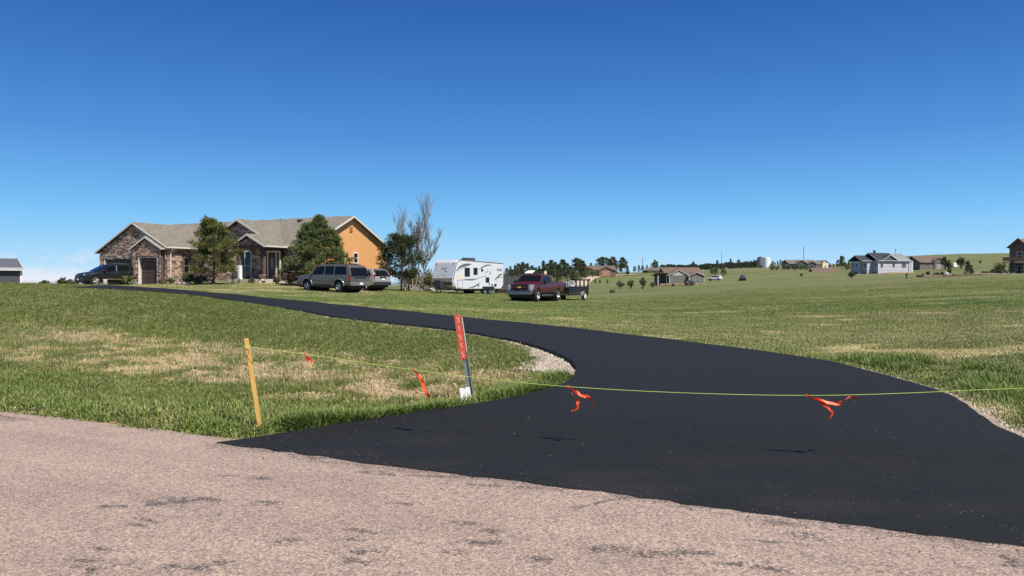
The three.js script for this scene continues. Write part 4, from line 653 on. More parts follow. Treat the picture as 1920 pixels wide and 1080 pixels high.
// 4: the maroon pickup with its black utility trailer
const PUH = [-0.43, 0.903];
{
  const c = { wheels: [-1.85, 1.9], wr: 0.42, arch: 0.49, inner: 0.74, tumble: 0.2,
    top: [[-2.95, 1.38], [-0.82, 1.4], [-0.78, 1.45], [-0.62, 1.9], [-0.4, 1.94], [0.6, 1.94], [0.8, 1.88], [1.4, 1.38], [1.55, 1.34], [2.6, 1.27], [2.82, 1.15], [2.9, 0.8]],
    belt: [[-2.95, 1.3], [-0.8, 1.33], [-0.7, 1.3], [1.35, 1.26], [2.6, 1.18], [2.9, 0.72]], hw: [[-2.95, 1.0], [-0.8, 1.01], [2.3, 1.01], [2.7, 0.98], [2.9, 0.92]], low: [[-2.95, 0.62], [2.5, 0.55], [2.9, 0.6]] };
  const K = bodyKit(c), mat = paint([0.085, 0.008, 0.012], { metalness: 0.1, clearcoat: 0.35 }), p = onGround(1006, 566), o = thing('maroon_pickup', 'maroon crew pickup truck standing on the grass with a trailer hitched', 'truck', [0, 0, 0], yaw(...PUH));
  const lx = PUH[1], lz = -PUH[0]; o.position.set(p[0] - PUH[0] * 1.9 - lx * 0.86, 0, p[2] - PUH[1] * 1.9 - lz * 0.86); o.position.y = ground(o.position.x, o.position.z) + 0.02;
  suvCommon(o, K, c, mat, [[[-0.55, 1.36], [0.12, 1.34], [0.12, 1.8], [-0.42, 1.8]], [[0.2, 1.34], [1.22, 1.31], [0.78, 1.76], [0.2, 1.81]]]);
  part('windscreen', K.deck(0.84, 1.38, 0, 0, 0.08, 0.02), M.glass, o);
  part('bed_cover', span(-2.9, -0.86, 1.405, 1.44, -0.88, 0.88), M.black, o);
  part('bumper_front', rbox(0.26, 0.3, 1.96, 2.92, 0.62, 0, 0.07), std([0.3, 0.31, 0.33], 0.25, { metalness: 1 }), o);
  part('valance', rbox(0.2, 0.22, 1.7, 2.84, 0.42, 0, 0.05), M.black, o);
  const gr = part('grille', rbox(0.06, 0.46, 1.3, 2.9, 1.0, 0, 0.03), M.black, o); part('grille_bar', [rbox(0.08, 0.1, 1.34, 2.92, 1.0, 0, 0.02), rbox(0.07, 0.05, 1.34, 2.9, 1.22, 0, 0.02), rbox(0.07, 0.05, 1.34, 2.91, 0.78, 0, 0.02)], paint([0.09, 0.02, 0.025]), gr); part('badge', rbox(0.03, 0.09, 0.26, 2.97, 1.0, 0, 0.012), M.amber, gr);
  for (const s of [1, -1]) { part('headlamp', [rbox(0.16, 0.42, 0.26, 2.82, 0.98, s * 0.8, 0.04), rbox(0.3, 0.36, 0.06, 2.68, 1.0, s * 0.945, 0.03)], M.lamp, o); part('tow_mirror', [rbox(0.12, 0.3, 0.22, 1.06, 1.36, s * 1.2, 0.04), box(0.05, 0.05, 0.2, 1.06, 1.3, s * 1.05)], M.black, o); part('step_bar', rbox(2.0, 0.09, 0.12, 0.2, 0.44, s * 1.0, 0.04), M.chrome, o);
    part('door_seam', [K.flank([[0.14, 0.62], [0.165, 0.62], [0.165, 1.34], [0.14, 1.34]], s, 0.004), K.flank([[-0.79, 0.62], [-0.765, 0.62], [-0.765, 1.32], [-0.79, 1.32]], s, 0.004)], M.black, o); for (const x of [0.34, -0.5]) part('door_handle', rbox(0.2, 0.05, 0.04, x, 1.16, s * 1.01, 0.015), M.chrome, o); part('tail_lamp', rbox(0.1, 0.42, 0.12, -2.92, 1.1, s * 0.93, 0.03), M.red, o); }
  part('beacon', [new THREE.CylinderGeometry(0.09, 0.11, 0.22, 12).translate(-0.5, 2.08, -0.5)], std([0.85, 0.7, 0.4], 0.3), o);
  part('roof_board', [box(0.6, 0.04, 0.6, 0, 0, 0).rotateZ(-0.35).translate(0.15, 2.12, 0.45), bar([-0.05, 1.95, 0.45], [-0.05, 2.2, 0.45], 0.03), bar([0.35, 1.94, 0.45], [0.35, 2.06, 0.45], 0.03)], M.white, o);
  wheelSet(o, [[-1.85, 0.86], [-1.85, -0.86], [1.9, 0.86], [1.9, -0.86]], 0.42, 0.28, [M.alloy, M.chrome], 5);
  // trailer
  const h = [-0.56, 0.828], hx = o.position.x - PUH[0] * 3.3, hz = o.position.z - PUH[1] * 3.3, tx = hx - h[0] * 2.6, tz = hz - h[1] * 2.6;
  const t = thing('utility_trailer', 'black single-axle utility trailer with raised ramp gate hitched behind the pickup', 'trailer', [tx, ground(tx, tz), tz], yaw(...h)), fr = M.black;
  part('deck', span(-1.55, 1.55, 0.5, 0.56, -0.8, 0.8), std([0.05, 0.04, 0.03], 0.9), t);
  part('side_panel', [span(-1.55, 1.55, 0.56, 1.02, 0.77, 0.8), span(-1.55, 1.55, 0.56, 1.02, -0.8, -0.77), span(1.52, 1.55, 0.56, 1.02, -0.77, 0.77)], fr, t);
  part('frame', [span(-1.6, 1.6, 0.38, 0.5, 0.7, 0.78), span(-1.6, 1.6, 0.38, 0.5, -0.78, -0.7), span(-1.6, 1.6, 1.02, 1.08, 0.75, 0.82), span(-1.6, 1.6, 1.02, 1.08, -0.82, -0.75), bar([1.5, 0.44, 0.7], [2.6, 0.46, 0], 0.05), bar([1.5, 0.44, -0.7], [2.6, 0.46, 0], 0.05), box(0.3, 0.1, 0.12, 2.65, 0.48, 0)], fr, t);
  const gate = grp('ramp_gate', t); for (let k = 0; k <= 4; k++) part('gate_post', span(-1.62, -1.53, 0.5, 1.6, -0.80 + k * 0.37, -0.71 + k * 0.37), fr, gate); part('gate_rail', [span(-1.63, -1.52, 1.56, 1.66, -0.8, 0.8), span(-1.61, -1.54, 1.1, 1.14, -0.8, 0.8)], fr, gate);
  part('fender', [1, -1].map(s => { const g = gridGeo(10, 2, (u, v) => { const a = Math.PI * (0.05 + 0.9 * u), R = 0.4; return [-0.55 + Math.cos(a) * R, 0.3 + Math.sin(a) * R, s * (0.84 + v * 0.26)]; }); return g; }), std([0.45, 0.45, 0.44], 0.45, { metalness: 0.6, side: THREE.DoubleSide }), t);
  wheelSet(t, [[-0.55, 0.97], [-0.55, -0.97]], 0.32, 0.2, [M.white, M.white], 6);
  const mower = thing('lawn_mower', 'grey machine with a round engine cover loaded on the black trailer', 'machine', [tx, ground(tx, tz) + 0.56, tz], yaw(...h)), gy = std([0.24, 0.25, 0.27], 0.5);
  part('hood', rbox(0.7, 0.55, 0.55, 0.55, 0.62, 0.1, 0.15, 3), gy, mower); part('seat', [rbox(0.4, 0.12, 0.45, -0.25, 0.55, 0.1, 0.05), rbox(0.1, 0.42, 0.45, -0.45, 0.78, 0.1, 0.05)], std([0.5, 0.48, 0.45]), mower); part('chassis', rbox(1.6, 0.25, 0.6, 0.1, 0.3, 0.1, 0.06), M.black, mower); part('roll_bar', [bar([0.95, 0.4, -0.28], [0.95, 1.5, -0.28], 0.03), bar([0.95, 0.4, 0.3], [0.95, 1.5, 0.3], 0.03), bar([0.95, 1.5, -0.28], [0.95, 1.5, 0.3], 0.03)], M.black, mower);
  for (const [x, z, R] of [[0.7, 0.36, 0.2], [0.7, -0.16, 0.2], [-0.5, 0.4, 0.28], [-0.5, -0.2, 0.28]]) part('wheel', new THREE.TorusGeometry(R * 0.7, R * 0.3, 8, 18).translate(x, R, z), M.tyre, mower);
}
// 5: the travel trailer
{
  const h = [-0.60, 0.80], d0 = 69, L = 7.1, o = thing('travel_trailer', 'white travel trailer with grey swooshes and rooftop air conditioner on the grass', 'caravan', [0, 0, 0], yaw(...h) + Math.PI);
  const cx = (878 - 960) / F * 71.6, cz = -71.6; o.position.set(cx, ground(cx, cz) - 0.12, cz); o.scale.setScalar(1.0);
  const wht = new THREE.MeshPhysicalMaterial({ color: new THREE.Color().setRGB(0.66, 0.66, 0.685), roughness: 0.35, clearcoat: 0.4, clearcoatRoughness: 0.2 });
  // side outline in x (front +) and y
  const prof = [[-3.5, 0.95], [-3.2, 0.58], [2.5, 0.58], [3.05, 0.62], [3.42, 0.85], [3.5, 1.15], [3.35, 1.6], [3.0, 2.78], [2.86, 2.98], [2.6, 3.02], [-3.5, 2.82]];
  const sh = new THREE.Shape(prof.map(p => new THREE.Vector2(...p)));
  part('shell', new THREE.ExtrudeGeometry(sh, { depth: 2.34, bevelEnabled: true, bevelSize: 0.05, bevelThickness: 0.05, bevelSegments: 3 }).translate(0, 0, -1.17), wht, o);
  // grey front cap and dark stone guard, set just proud of the sloping nose
  const nose = (a, b, off, mat, name, w = 1.16) => { const pr = prof.slice(4, 9), len = [0]; for (let i = 1; i < pr.length; i++) len.push(len[i - 1] + Math.hypot(pr[i][0] - pr[i - 1][0], pr[i][1] - pr[i - 1][1])); const T = len[len.length - 1], pt = s => { let i = 1; while (i < pr.length - 1 && len[i] < s * T) i++; const t = (s * T - len[i - 1]) / (len[i] - len[i - 1]); return [lerp(pr[i - 1][0], pr[i][0], t), lerp(pr[i - 1][1], pr[i][1], t)]; }; return part(name, gridGeo(8, 16, (u, v) => { const q = pt(lerp(a, b, v)); return [q[0] + 0.05 + off, q[1] + off * 0.4, lerp(w, -w, u)]; }), mat, o); };
  nose(0.29, 0.93, 0.012, new THREE.MeshPhysicalMaterial({ color: new THREE.Color().setRGB(0.50, 0.525, 0.56), roughness: 0.35, clearcoat: 0.5, side: THREE.DoubleSide }), 'front_cap');
  nose(0.0, 0.285, 0.014, std([0.16, 0.145, 0.13], 0.5, { side: THREE.DoubleSide }), 'stone_guard');
  part('skirt', [span(-3.2, 2.9, 0.46, 0.58, -1.1, 1.1), span(-1.8, 0.9, 0.36, 0.46, -0.9, 0.9)], M.black, o);
  part('trim_rail', [bar([-3.5, 2.84, 1.22], [2.62, 3.04, 1.22], 0.035), bar([2.62, 3.04, 1.22], [3.02, 2.78, 1.23], 0.035), bar([3.02, 2.78, 1.23], [3.5, 1.15, 1.23], 0.03), bar([3.5, 1.15, 1.23], [3.06, 0.6, 1.23], 0.03)], std([0.13, 0.13, 0.14], 0.5), o);
  const Z = 1.224, sw = std([0.13, 0.13, 0.14], 0.5), sw2 = std([0.3, 0.31, 0.33], 0.5);
  const swoosh = (p, w, mat) => { const c = new THREE.CatmullRomCurve3(p.map(q => new THREE.Vector3(q[0], q[1], 0))), n = 16; return part('swoosh_decal', gridGeo(n, 1, (u, v) => { const a = c.getPoint(u), t = c.getTangent(u), k = w * Math.sin(Math.PI * (0.06 + 0.9 * u)) ; return [a.x - t.y * k * (v - 0.5), a.y + t.x * k * (v - 0.5), Z]; }), mat, o); };
  swoosh([[3.1, 2.05], [2.5, 2.45], [1.6, 2.66], [1.0, 2.68]], 0.22, sw); swoosh([[2.8, 2.05], [2.1, 2.4], [1.3, 2.6]], 0.08, sw2); swoosh([[0.1, 2.2], [-0.6, 2.5], [-1.3, 2.66], [-1.9, 2.64]], 0.13, sw); swoosh([[2.3, 1.34], [1.5, 1.34], [0.8, 1.36], [0.2, 1.42]], 0.14, sw); swoosh([[0.9, 1.28], [0.1, 1.5], [-0.7, 1.62], [-1.2, 1.62]], 0.07, sw2); swoosh([[1.5, 0.62], [0.8, 0.7], [0.1, 0.95], [-0.2, 1.1]], 0.13, sw); swoosh([[-2.2, 1.3], [-2.7, 1.62], [-3.1, 1.82], [-3.46, 1.9]], 0.17, sw); swoosh([[-2.3, 1.35], [-2.8, 1.55], [-3.46, 1.6]], 0.13, sw2);
  const winD = (x0, x1, y0, y1) => { const w = grp('window', o); part('frame', rbox(x1 - x0, y1 - y0, 0.05, (x0 + x1) / 2, (y0 + y1) / 2, Z, 0.02), M.black, w); part('pane', rbox(x1 - x0 - 0.1, y1 - y0 - 0.1, 0.03, (x0 + x1) / 2, (y0 + y1) / 2, Z + 0.02, 0.012), M.glass, w); };
  winD(1.25, 1.95, 1.62, 2.38); winD(0.2, 0.75, 1.78, 2.4); part('porthole', new THREE.CylinderGeometry(0.14, 0.14, 0.05, 16).rotateX(Math.PI / 2).translate(-0.45, 2.2, Z), M.black, o);
  part('faded_patch', span(2.1, 2.9, 1.35, 1.75, Z - 0.001, Z + 0.002), std([0.68, 0.63, 0.48]), o);
  const hatch = part('hatch', rbox(0.62, 0.62, 0.03, 2.55, 0.96, Z, 0.01), wht, o); part('hatch_seal', [span(2.22, 2.88, 1.27, 1.3, Z, Z + 0.02), span(2.22, 2.88, 0.62, 0.65, Z, Z + 0.02), span(2.22, 2.25, 0.65, 1.27, Z, Z + 0.02), span(2.85, 2.88, 0.65, 1.27, Z, Z + 0.02)], sw, hatch);
  part('vent', [span(-1.45, -0.95, 1.12, 1.56, Z, Z + 0.03), span(-2.5, -2.2, 0.76, 0.98, Z, Z + 0.03), span(-1.95, -1.78, 0.82, 0.95, Z, Z + 0.03), span(-1.5, -1.4, 0.9, 1.05, Z, Z + 0.03), span(0.0, 0.1, 0.76, 0.9, Z, Z + 0.03)], M.black, o);
  part('marker_lamp', [rbox(0.05, 0.07, 0.1, 3.1, 2.72, 1.0, 0.02), rbox(0.05, 0.07, 0.1, 3.1, 2.72, -1.0, 0.02), rbox(0.05, 0.09, 0.1, 3.48, 1.35, -1.05, 0.02), box(0.1, 0.05, 0.03, -2.6, 1.2, Z)], M.black, o);
  part('air_conditioner', rbox(1.15, 0.34, 0.8, 0.1, 3.13, 0.1, 0.14, 4), std([0.055, 0.055, 0.06], 0.5), o);
  part('roof_vent', [rbox(0.5, 0.14, 0.5, -2.8, 2.94, 0.2, 0.05), rbox(0.9, 0.06, 0.6, -1.2, 2.95, 0.3, 0.02), bar([1.7, 2.95, 0.4], [1.7, 3.16, 0.4], 0.06), bar([-2.0, 2.9, 0.1], [-2.0, 3.04, 0.1], 0.05)], sw2, o);
  part('wheel_arch', rbox(1.7, 0.26, 0.05, -1.35, 0.62, Z - 0.01, 0.02), M.black, o);
  part('drawbar', [bar([3.1, 0.5, 0.7], [4.35, 0.5, 0], 0.06), bar([3.1, 0.5, -0.7], [4.35, 0.5, 0], 0.06), bar([4.2, 0.15, 0], [4.2, 0.8, 0], 0.05), box(0.3, 0.05, 0.3, 4.2, 0.05, 0)], M.black, o);
  part('battery_box', [rbox(0.5, 0.75, 0.8, 3.75, 0.95, -0.1, 0.1, 3)], std([0.035, 0.038, 0.045], 0.5), o);
  part('stabilizer', [bar([2.7, 0.5, 0.9], [2.5, 0.03, 0.95], 0.04), bar([-3.0, 0.5, 0.9], [-2.8, 0.03, 0.95], 0.04), bar([2.7, 0.5, -0.9], [2.5, 0.03, -0.95], 0.04), bar([-3.0, 0.5, -0.9], [-2.8, 0.03, -0.95], 0.04)], M.black, o);
  wheelSet(o, [[-0.98, 1.05], [-1.72, 1.05], [-0.98, -1.05], [-1.72, -1.05]], 0.34, 0.2, [M.darkAlloy, M.alloy], 6);
  const finishMirror = () => {};
  { // the model was laid out nose to +x; turn it so that its kerb-side artwork faces +z with the nose to -x
    o.traverse(m => { if (m.isMesh && m.parent.name !== 'wheel') { const g = m.geometry.index ? m.geometry.toNonIndexed() : m.geometry.clone(), p = g.attributes.position; for (let i = 0; i < p.count; i += 3) { for (let k = 0; k < 3; k++) p.setX(i + k, -p.getX(i + k)); const b = [p.getX(i + 1), p.getY(i + 1), p.getZ(i + 1)]; p.setXYZ(i + 1, p.getX(i + 2), p.getY(i + 2), p.getZ(i + 2)); p.setXYZ(i + 2, ...b); const n = g.attributes.normal; for (let k = 0; k < 3; k++) n.setX(i + k, -n.getX(i + k)); const c = [n.getX(i + 1), n.getY(i + 1), n.getZ(i + 1)]; n.setXYZ(i + 1, n.getX(i + 2), n.getY(i + 2), n.getZ(i + 2)); n.setXYZ(i + 2, ...c); } m.geometry = g; } else if (m.name === 'wheel') m.position.x *= -1; }); }
  // lettering and the three birds
  const words = (txt, w, hh, col, font) => { const c = document.createElement('canvas'); c.width = 512; c.height = 200; const g = c.getContext('2d'); g.clearRect(0, 0, 512, 200); g.fillStyle = col; g.font = font; g.textAlign = 'center'; g.textBaseline = 'middle'; g.fillText(txt, 256, 104); const t = new THREE.CanvasTexture(c); t.colorSpace = THREE.SRGBColorSpace; return new THREE.MeshStandardMaterial({ map: t, transparent: true, alphaTest: 0.4, roughness: 0.5 }); };
  part('lettering', new THREE.PlaneGeometry(0.95, 0.42).translate(2.95, 2.28, Z + 0.004), words('Nash', 1, 1, '#30353a', 'bold 170px serif'), o);
  const fx = (y) => { const t = (y - 1.15) / (2.78 - 1.15); return lerp(3.5, 3.0, t) + 0.062; };
  const front = (g, mat, name) => { g.rotateY(-Math.PI / 2); const p = g.attributes.position; for (let i = 0; i < p.count; i++) p.setX(i, -fx(p.getY(i)) - 0.012); return part('lettering', g, mat, o).name = name; };
  front(new THREE.PlaneGeometry(0.95, 0.36).translate(-0.0, 2.32, 0), words('Nash', 1, 1, '#7d858c', '150px sans-serif'), 'lettering'); front(new THREE.PlaneGeometry(0.32, 0.06).translate(0.25, 2.06, 0), std([0.33, 0.34, 0.36]), 'lettering');
  const bird = (cx, cy, s, rot, place, mat) => { const q = new THREE.Shape(); q.moveTo(-0.5, 0); q.quadraticCurveTo(-0.1, 0.32, 0.1, 0.02); q.quadraticCurveTo(0.3, 0.3, 0.55, 0.3); q.quadraticCurveTo(0.25, 0.1, 0.12, -0.2); q.quadraticCurveTo(-0.1, 0.1, -0.5, 0); const g = new THREE.ShapeGeometry(q, 8).scale(s, s, s).rotateZ(rot).translate(cx, cy, 0); return place(g, mat); };
  const pw = std([0.8, 0.82, 0.85], 0.4, { side: THREE.DoubleSide }), dk = std([0.12, 0.13, 0.14], 0.5, { side: THREE.DoubleSide });
  for (const b of [[-0.45, 1.66, 0.4, 1.0], [-0.1, 1.86, 0.42, 0.7], [0.3, 1.72, 0.55, 0.3]]) bird(b[0], b[1], b[2], b[3], (g, m) => front(g, m, 'bird_emblem'), pw);
  for (const b of [[0.9, 1.95, 0.3, 0.9], [1.25, 2.08, 0.42, 0.9], [1.6, 1.92, 0.48, 0.8]]) bird(b[0], b[1], b[2], b[3], (g, m) => part('bird_emblem', g.translate(0, 0, Z + 0.003), m, o), dk);
  finishMirror();
}
// ---------- trees and shrubs ----------
const needleMat = new THREE.MeshStandardMaterial({ vertexColors: true, roughness: 0.85, side: THREE.DoubleSide });
const leafMat = new THREE.MeshPhysicalMaterial({ vertexColors: true, roughness: 0.7, side: THREE.DoubleSide });
const barkMat = std([0.10, 0.075, 0.055], 0.95), greyBark = std([0.27, 0.235, 0.19], 0.9);
class Leaves {
  constructor() { this.p = []; this.n = []; this.c = []; }
  blade(o, d, L, w, side, col) {   // one thin triangle from o along d
    const a = [o[0] - side[0] * w, o[1] - side[1] * w, o[2] - side[2] * w], b = [o[0] + side[0] * w, o[1] + side[1] * w, o[2] + side[2] * w], t = [o[0] + d[0] * L, o[1] + d[1] * L, o[2] + d[2] * L];
    this.p.push(...a, ...b, ...t); for (let k = 0; k < 3; k++) this.c.push(...col);
  }
  geo() { const g = new THREE.BufferGeometry(); g.setAttribute('position', new THREE.BufferAttribute(new Float32Array(this.p), 3)); g.setAttribute('color', new THREE.BufferAttribute(new Float32Array(this.c), 3)); g.computeVertexNormals(); return g; }
}
const rdir = r => { const z = r() * 2 - 1, a = r() * 6.283, q = Math.sqrt(1 - z * z); return [q * Math.cos(a), z, q * Math.sin(a)]; };
const nrmz = v => { const L = Math.hypot(...v) || 1; return v.map(x => x / L); };
const crossv = (a, b) => [a[1] * b[2] - a[2] * b[1], a[2] * b[0] - a[0] * b[2], a[0] * b[1] - a[1] * b[0]];
function tuft(LV, r, o, out, n, len, wd, cols, up = 0.35) {
  const t = cols[Math.floor(r() * cols.length)];
  for (let k = 0; k < n; k++) { const q = rdir(r), d = nrmz([out[0] * 0.8 + q[0], out[1] * 0.8 + q[1] + up, out[2] * 0.8 + q[2]]), s = nrmz(crossv(d, rdir(r))), v = 0.75 + 0.5 * r(); LV.blade(o, d, len * (0.6 + 0.6 * r()), wd, s, t.map(x => x * v)); }
}
// o: h height, r crown radius, base crown start (0..1), shape t -> 0..1, whorls, per, tufts, needles, len, wd, cols
function pineParts(seed, o) {
  const r = mulberry(seed), LV = new Leaves(), wood = [bar([0, -0.4, 0], [0.02 * o.h, o.h * 0.55, 0], o.h * 0.022, o.h * 0.012, 7), bar([0.02 * o.h, o.h * 0.55, 0], [0, o.h * 0.96, 0], o.h * 0.012, o.h * 0.003, 6)];
  for (let w = 0; w < o.whorls; w++) {
    const t = (w + r() * 0.8) / o.whorls, y = lerp(o.base * o.h, o.h * 0.97, t), R = o.r * o.shape(t), n = Math.max(2, Math.round(o.per * (0.6 + 0.7 * r())));
    for (let k = 0; k < n; k++) {
      const a = r() * 6.283, L = R * (0.62 + 0.5 * r()), rise = L * lerp(o.lift ?? 0.15, 0.9, t * t), tip = [Math.cos(a) * L, y + rise, Math.sin(a) * L], root = [0, y, 0];
      wood.push(bar(root, tip, o.h * 0.006, o.h * 0.002, 4));
      const cl = (o.clump || 0.3) * (0.7 + 0.6 * r()) * (0.45 + 0.55 * Math.min(1, R / o.r + 0.25));
      for (let j = 0; j < o.tufts; j++) {
        const s = 0.35 + 0.65 * Math.sqrt(r()), q = rdir(r), m = cl * Math.cbrt(r()), p = [tip[0] * s + q[0] * m, lerp(y, tip[1], s) + q[1] * m * 0.6, tip[2] * s + q[2] * m], out = nrmz([p[0], (p[1] - y) * 0.6 + 0.1, p[2]]);
        tuft(LV, r, p, out, o.needles, o.len, o.wd, o.cols);
      }
    }
  }
  return { crown: LV.geo(), trunk: merge(wood) };
}
function addTree(name, label, cat, pos, P, mat, bark, group, scale = 1, turn = 0) { const t = thing(name, label, cat, pos, turn, group); part('trunk', P.trunk, bark, t); part('crown', P.crown, mat, t); t.scale.setScalar(scale); return t; }
function shrubParts(seed, w, h, n, leaf, cols, dense = 1) {
  const r = mulberry(seed), LV = new Leaves(), wood = [], st = 5 + Math.floor(r() * 4);
  for (let k = 0; k < st; k++) { const a = k / st * 6.28 + r(), q = w * 0.35 * (0.4 + r()); wood.push(bar([0, -0.1, 0], [Math.cos(a) * q, h * (0.5 + 0.3 * r()), Math.sin(a) * q], 0.02 * h, 0.006 * h, 4)); }
  const cl = []; for (let k = 0; k < 16; k++) { const q = rdir(r), m = Math.sqrt(r()); cl.push([q[0] * m * w * 0.38, h * (0.3 + 0.5 * Math.abs(q[1]) * m) + h * 0.12 * r(), q[2] * m * w * 0.38, (0.10 + 0.10 * r()) * Math.min(w, h * 1.2) * 1.3]); }
  for (let k = 0; k < n; k++) { const c = cl[Math.floor(r() * cl.length)], q = rdir(r), m = c[3] * Math.cbrt(r()), p = [c[0] + q[0] * m, Math.max(0.02, c[1] + q[1] * m), c[2] + q[2] * m], t = cols[Math.floor(r() * cols.length)], v = 0.75 + 0.5 * r(); const d = rdir(r); LV.blade(p, d, leaf * (0.7 + 0.6 * r()), leaf * 0.4, nrmz(crossv(d, rdir(r))), t.map(x => x * v)); }
  return { crown: LV.geo(), trunk: merge(wood) };
}
const PG = [[.15, .165, .035], [.185, .185, .045], [.11, .13, .03], [.08, .10, .026]], PD = [[.11, .145, .042], [.14, .175, .05], [.085, .115, .036], [.165, .185, .06]], PDARK = [[.04, .06, .026], [.055, .075, .03], [.07, .088, .034]];
addTree('pine_tree', 'rounded yellow-green pine before the stone wall near the garage', 'tree', at(400, 61), pineParts(101, { h: 4.75, r: 1.95, base: 0.2, whorls: 13, per: 6, tufts: 34, needles: 12, len: 0.25, wd: 0.017, clump: 0.44, lift: 0.15, cols: PG, shape: t => t < 0.3 ? 0.8 + 0.6 * t : Math.pow(1 - (t - 0.3) / 0.76, 0.62) }), needleMat, barkMat);
{ // broad pine with several tips
  const P1 = pineParts(102, { h: 5.7, r: 2.55, base: 0.03, whorls: 17, per: 7, tufts: 27, needles: 12, len: 0.26, wd: 0.017, clump: 0.4, lift: 0.45, cols: PD, shape: t => t < 0.2 ? 0.85 + 0.75 * t : Math.pow(1 - (t - 0.2) / 0.82, 0.95) });
  const P2 = pineParts(103, { h: 4.5, r: 1.3, base: 0.35, whorls: 7, per: 5, tufts: 24, needles: 12, len: 0.26, wd: 0.017, clump: 0.36, lift: 0.6, cols: PD, shape: t => Math.pow(1 - t, 0.85) });
  const pos = at(597, 62.5); pos[1] -= 0.2;
  addTree('pine_tree', 'broad dark pine with several leading tips beside the tan gable', 'tree', pos, { crown: merge([P1.crown, P2.crown.clone().translate(-0.8, 0.75, 0.2), P2.crown.clone().rotateY(2).translate(1.1, 0.2, 0.1)]), trunk: merge([P1.trunk, P2.trunk.clone().translate(-0.8, 0.75, 0.2)]) }, needleMat, barkMat);
}
addTree('pine_tree', 'dark green pine at the foot of the bare poplar between house and caravan', 'tree', at(752, 71), pineParts(104, { h: 4.6, r: 2.35, base: 0.16, whorls: 12, per: 7, tufts: 30, needles: 12, len: 0.26, wd: 0.018, clump: 0.46, lift: 0.4, cols: PDARK, shape: t => t < 0.3 ? 0.75 + 0.8 * t : Math.pow(1 - (t - 0.3) / 0.75, 0.6) }), needleMat, barkMat);
{ // bare upright poplar with just-opening buds
  const r = mulberry(105), wood = [], LV = new Leaves(), buds = [[.28, .23, .16], [.22, .18, .13], [.32, .27, .19], [.32, .19, .10]];
  const grow = (p, d, L, rad, lev) => {
    let q = p; const n = 4;
    for (let k = 0; k < n; k++) { const e = [q[0] + d[0] * L / n, q[1] + d[1] * L / n, q[2] + d[2] * L / n], r0 = rad * (1 - 0.2 * k / n * 3), r1 = rad * (1 - 0.2 * (k + 1) / n * 3); wood.push(bar(q, e, Math.max(0.008, r0), Math.max(0.006, r1), lev < 2 ? 6 : 3)); d = nrmz([d[0] + (r() - .5) * 0.22, d[1] + 0.10, d[2] + (r() - .5) * 0.22]);
      if (lev < 3) { const m = lev === 0 ? 3 : (lev === 1 ? 3 : 1 + (r() < 0.5 ? 1 : 0)); for (let j = 0; j < m; j++) if (k > 0 || lev > 0) { const a = r() * 6.283, s = 0.34 + 0.3 * r(); grow(e, nrmz([d[0] * 0.6 + Math.cos(a) * s, d[1] * 0.9 + 0.3, d[2] * 0.6 + Math.sin(a) * s]), L * (0.34 + 0.16 * r()), rad * 0.42, lev + 1); } }
      if (lev >= 2) for (let j = 0; j < 2; j++) { const w = rdir(r), o = [e[0] + w[0] * 0.05, e[1] + w[1] * 0.05, e[2] + w[2] * 0.05], t = buds[Math.floor(r() * 4)]; LV.blade(o, rdir(r), 0.10, 0.03, nrmz(crossv(w, [0.3, 1, 0.2])), t); }
      q = e; }
  };
  const b = at(775, 74); 
  grow([0.1, -0.3, 0], nrmz([0.22, 1, 0.05]), 7.9, 0.10, 0); grow([0.3, -0.3, 0.1], nrmz([0.42, 1, 0]), 5.6, 0.07, 0); grow([-0.25, -0.3, 0], nrmz([-0.26, 1, 0.1]), 6.9, 0.08, 0); grow([-0.1, -0.3, 0.2], nrmz([-0.02, 1, -0.2]), 6.2, 0.07, 0);
  addTree('bare_poplar', 'tall upright poplar with almost bare grey branches behind the dark pine', 'tree', b, { crown: LV.geo(), trunk: merge(wood) }, leafMat, greyBark, undefined, 0.69);
}
const GR = [[.10, .12, .03], [.07, .09, .025], [.13, .13, .04]], OLV = [[.16, .125, .035], [.12, .11, .03], [.09, .085, .025]], RUST = [[.13, .07, .05], [.10, .06, .04], [.07, .055, .03], [.15, .09, .06]], SAGE = [[.09, .12, .075], [.07, .095, .055], [.11, .13, .09]];
for (const [px, d, w, h, cols, n, name, label] of [
  [800, 78, 3.6, 2.2, OLV, 2600, 'olive_shrub', 'olive-green bushy shrub behind the nose of the caravan'], [765, 80, 2.6, 2.0, OLV, 1800, 'olive_shrub', 'smaller olive shrub under the bare poplar'],
  [352, 63.5, 1.9, 0.9, GR, 1300, 'front_shrub', 'low dark green shrub beside the pale stone slab edging'], [375, 62.5, 1.5, 0.7, SAGE, 1000, 'front_shrub', 'grey-green sage bush left of the front pine trunk'], [388, 66, 2.0, 1.3, RUST, 900, 'front_shrub', 'twiggy brown shrub behind the front pine trunk'],
  [240, 65.5, 0.8, 0.75, [[.16, .17, .04], [.12, .15, .03]], 220, 'yucca_plant', 'spiky yellow-green plant by the rear wheel of the black car'], [320, 65, 0.9, 0.5, GR, 400, 'front_shrub', 'small green plant at the foot of the downspout'], [303, 65.5, 0.8, 0.4, GR, 300, 'front_shrub', 'tiny green plant beside the single garage door'],
  [552, 62, 2.4, 1.35, RUST, 2200, 'rust_shrub', 'rust-brown twiggy shrub before the pewter grey estate'], [540, 63, 1.8, 1.5, GR, 1000, 'front_shrub', 'green shrub between the front door and the broad pine'], [520, 64, 0.9, 0.5, RUST, 300, 'rust_shrub', 'small rusty plant beside the planter urn'], [470, 63.5, 0.8, 0.35, GR, 300, 'front_shrub', 'low green plant before the porch slab']])
  addTree(name, label, 'shrub', at(px, d), shrubParts(Math.round(px * 7 + d), w, h, n, name === 'yucca_plant' ? 0.3 : 0.13, cols), leafMat, barkMat);

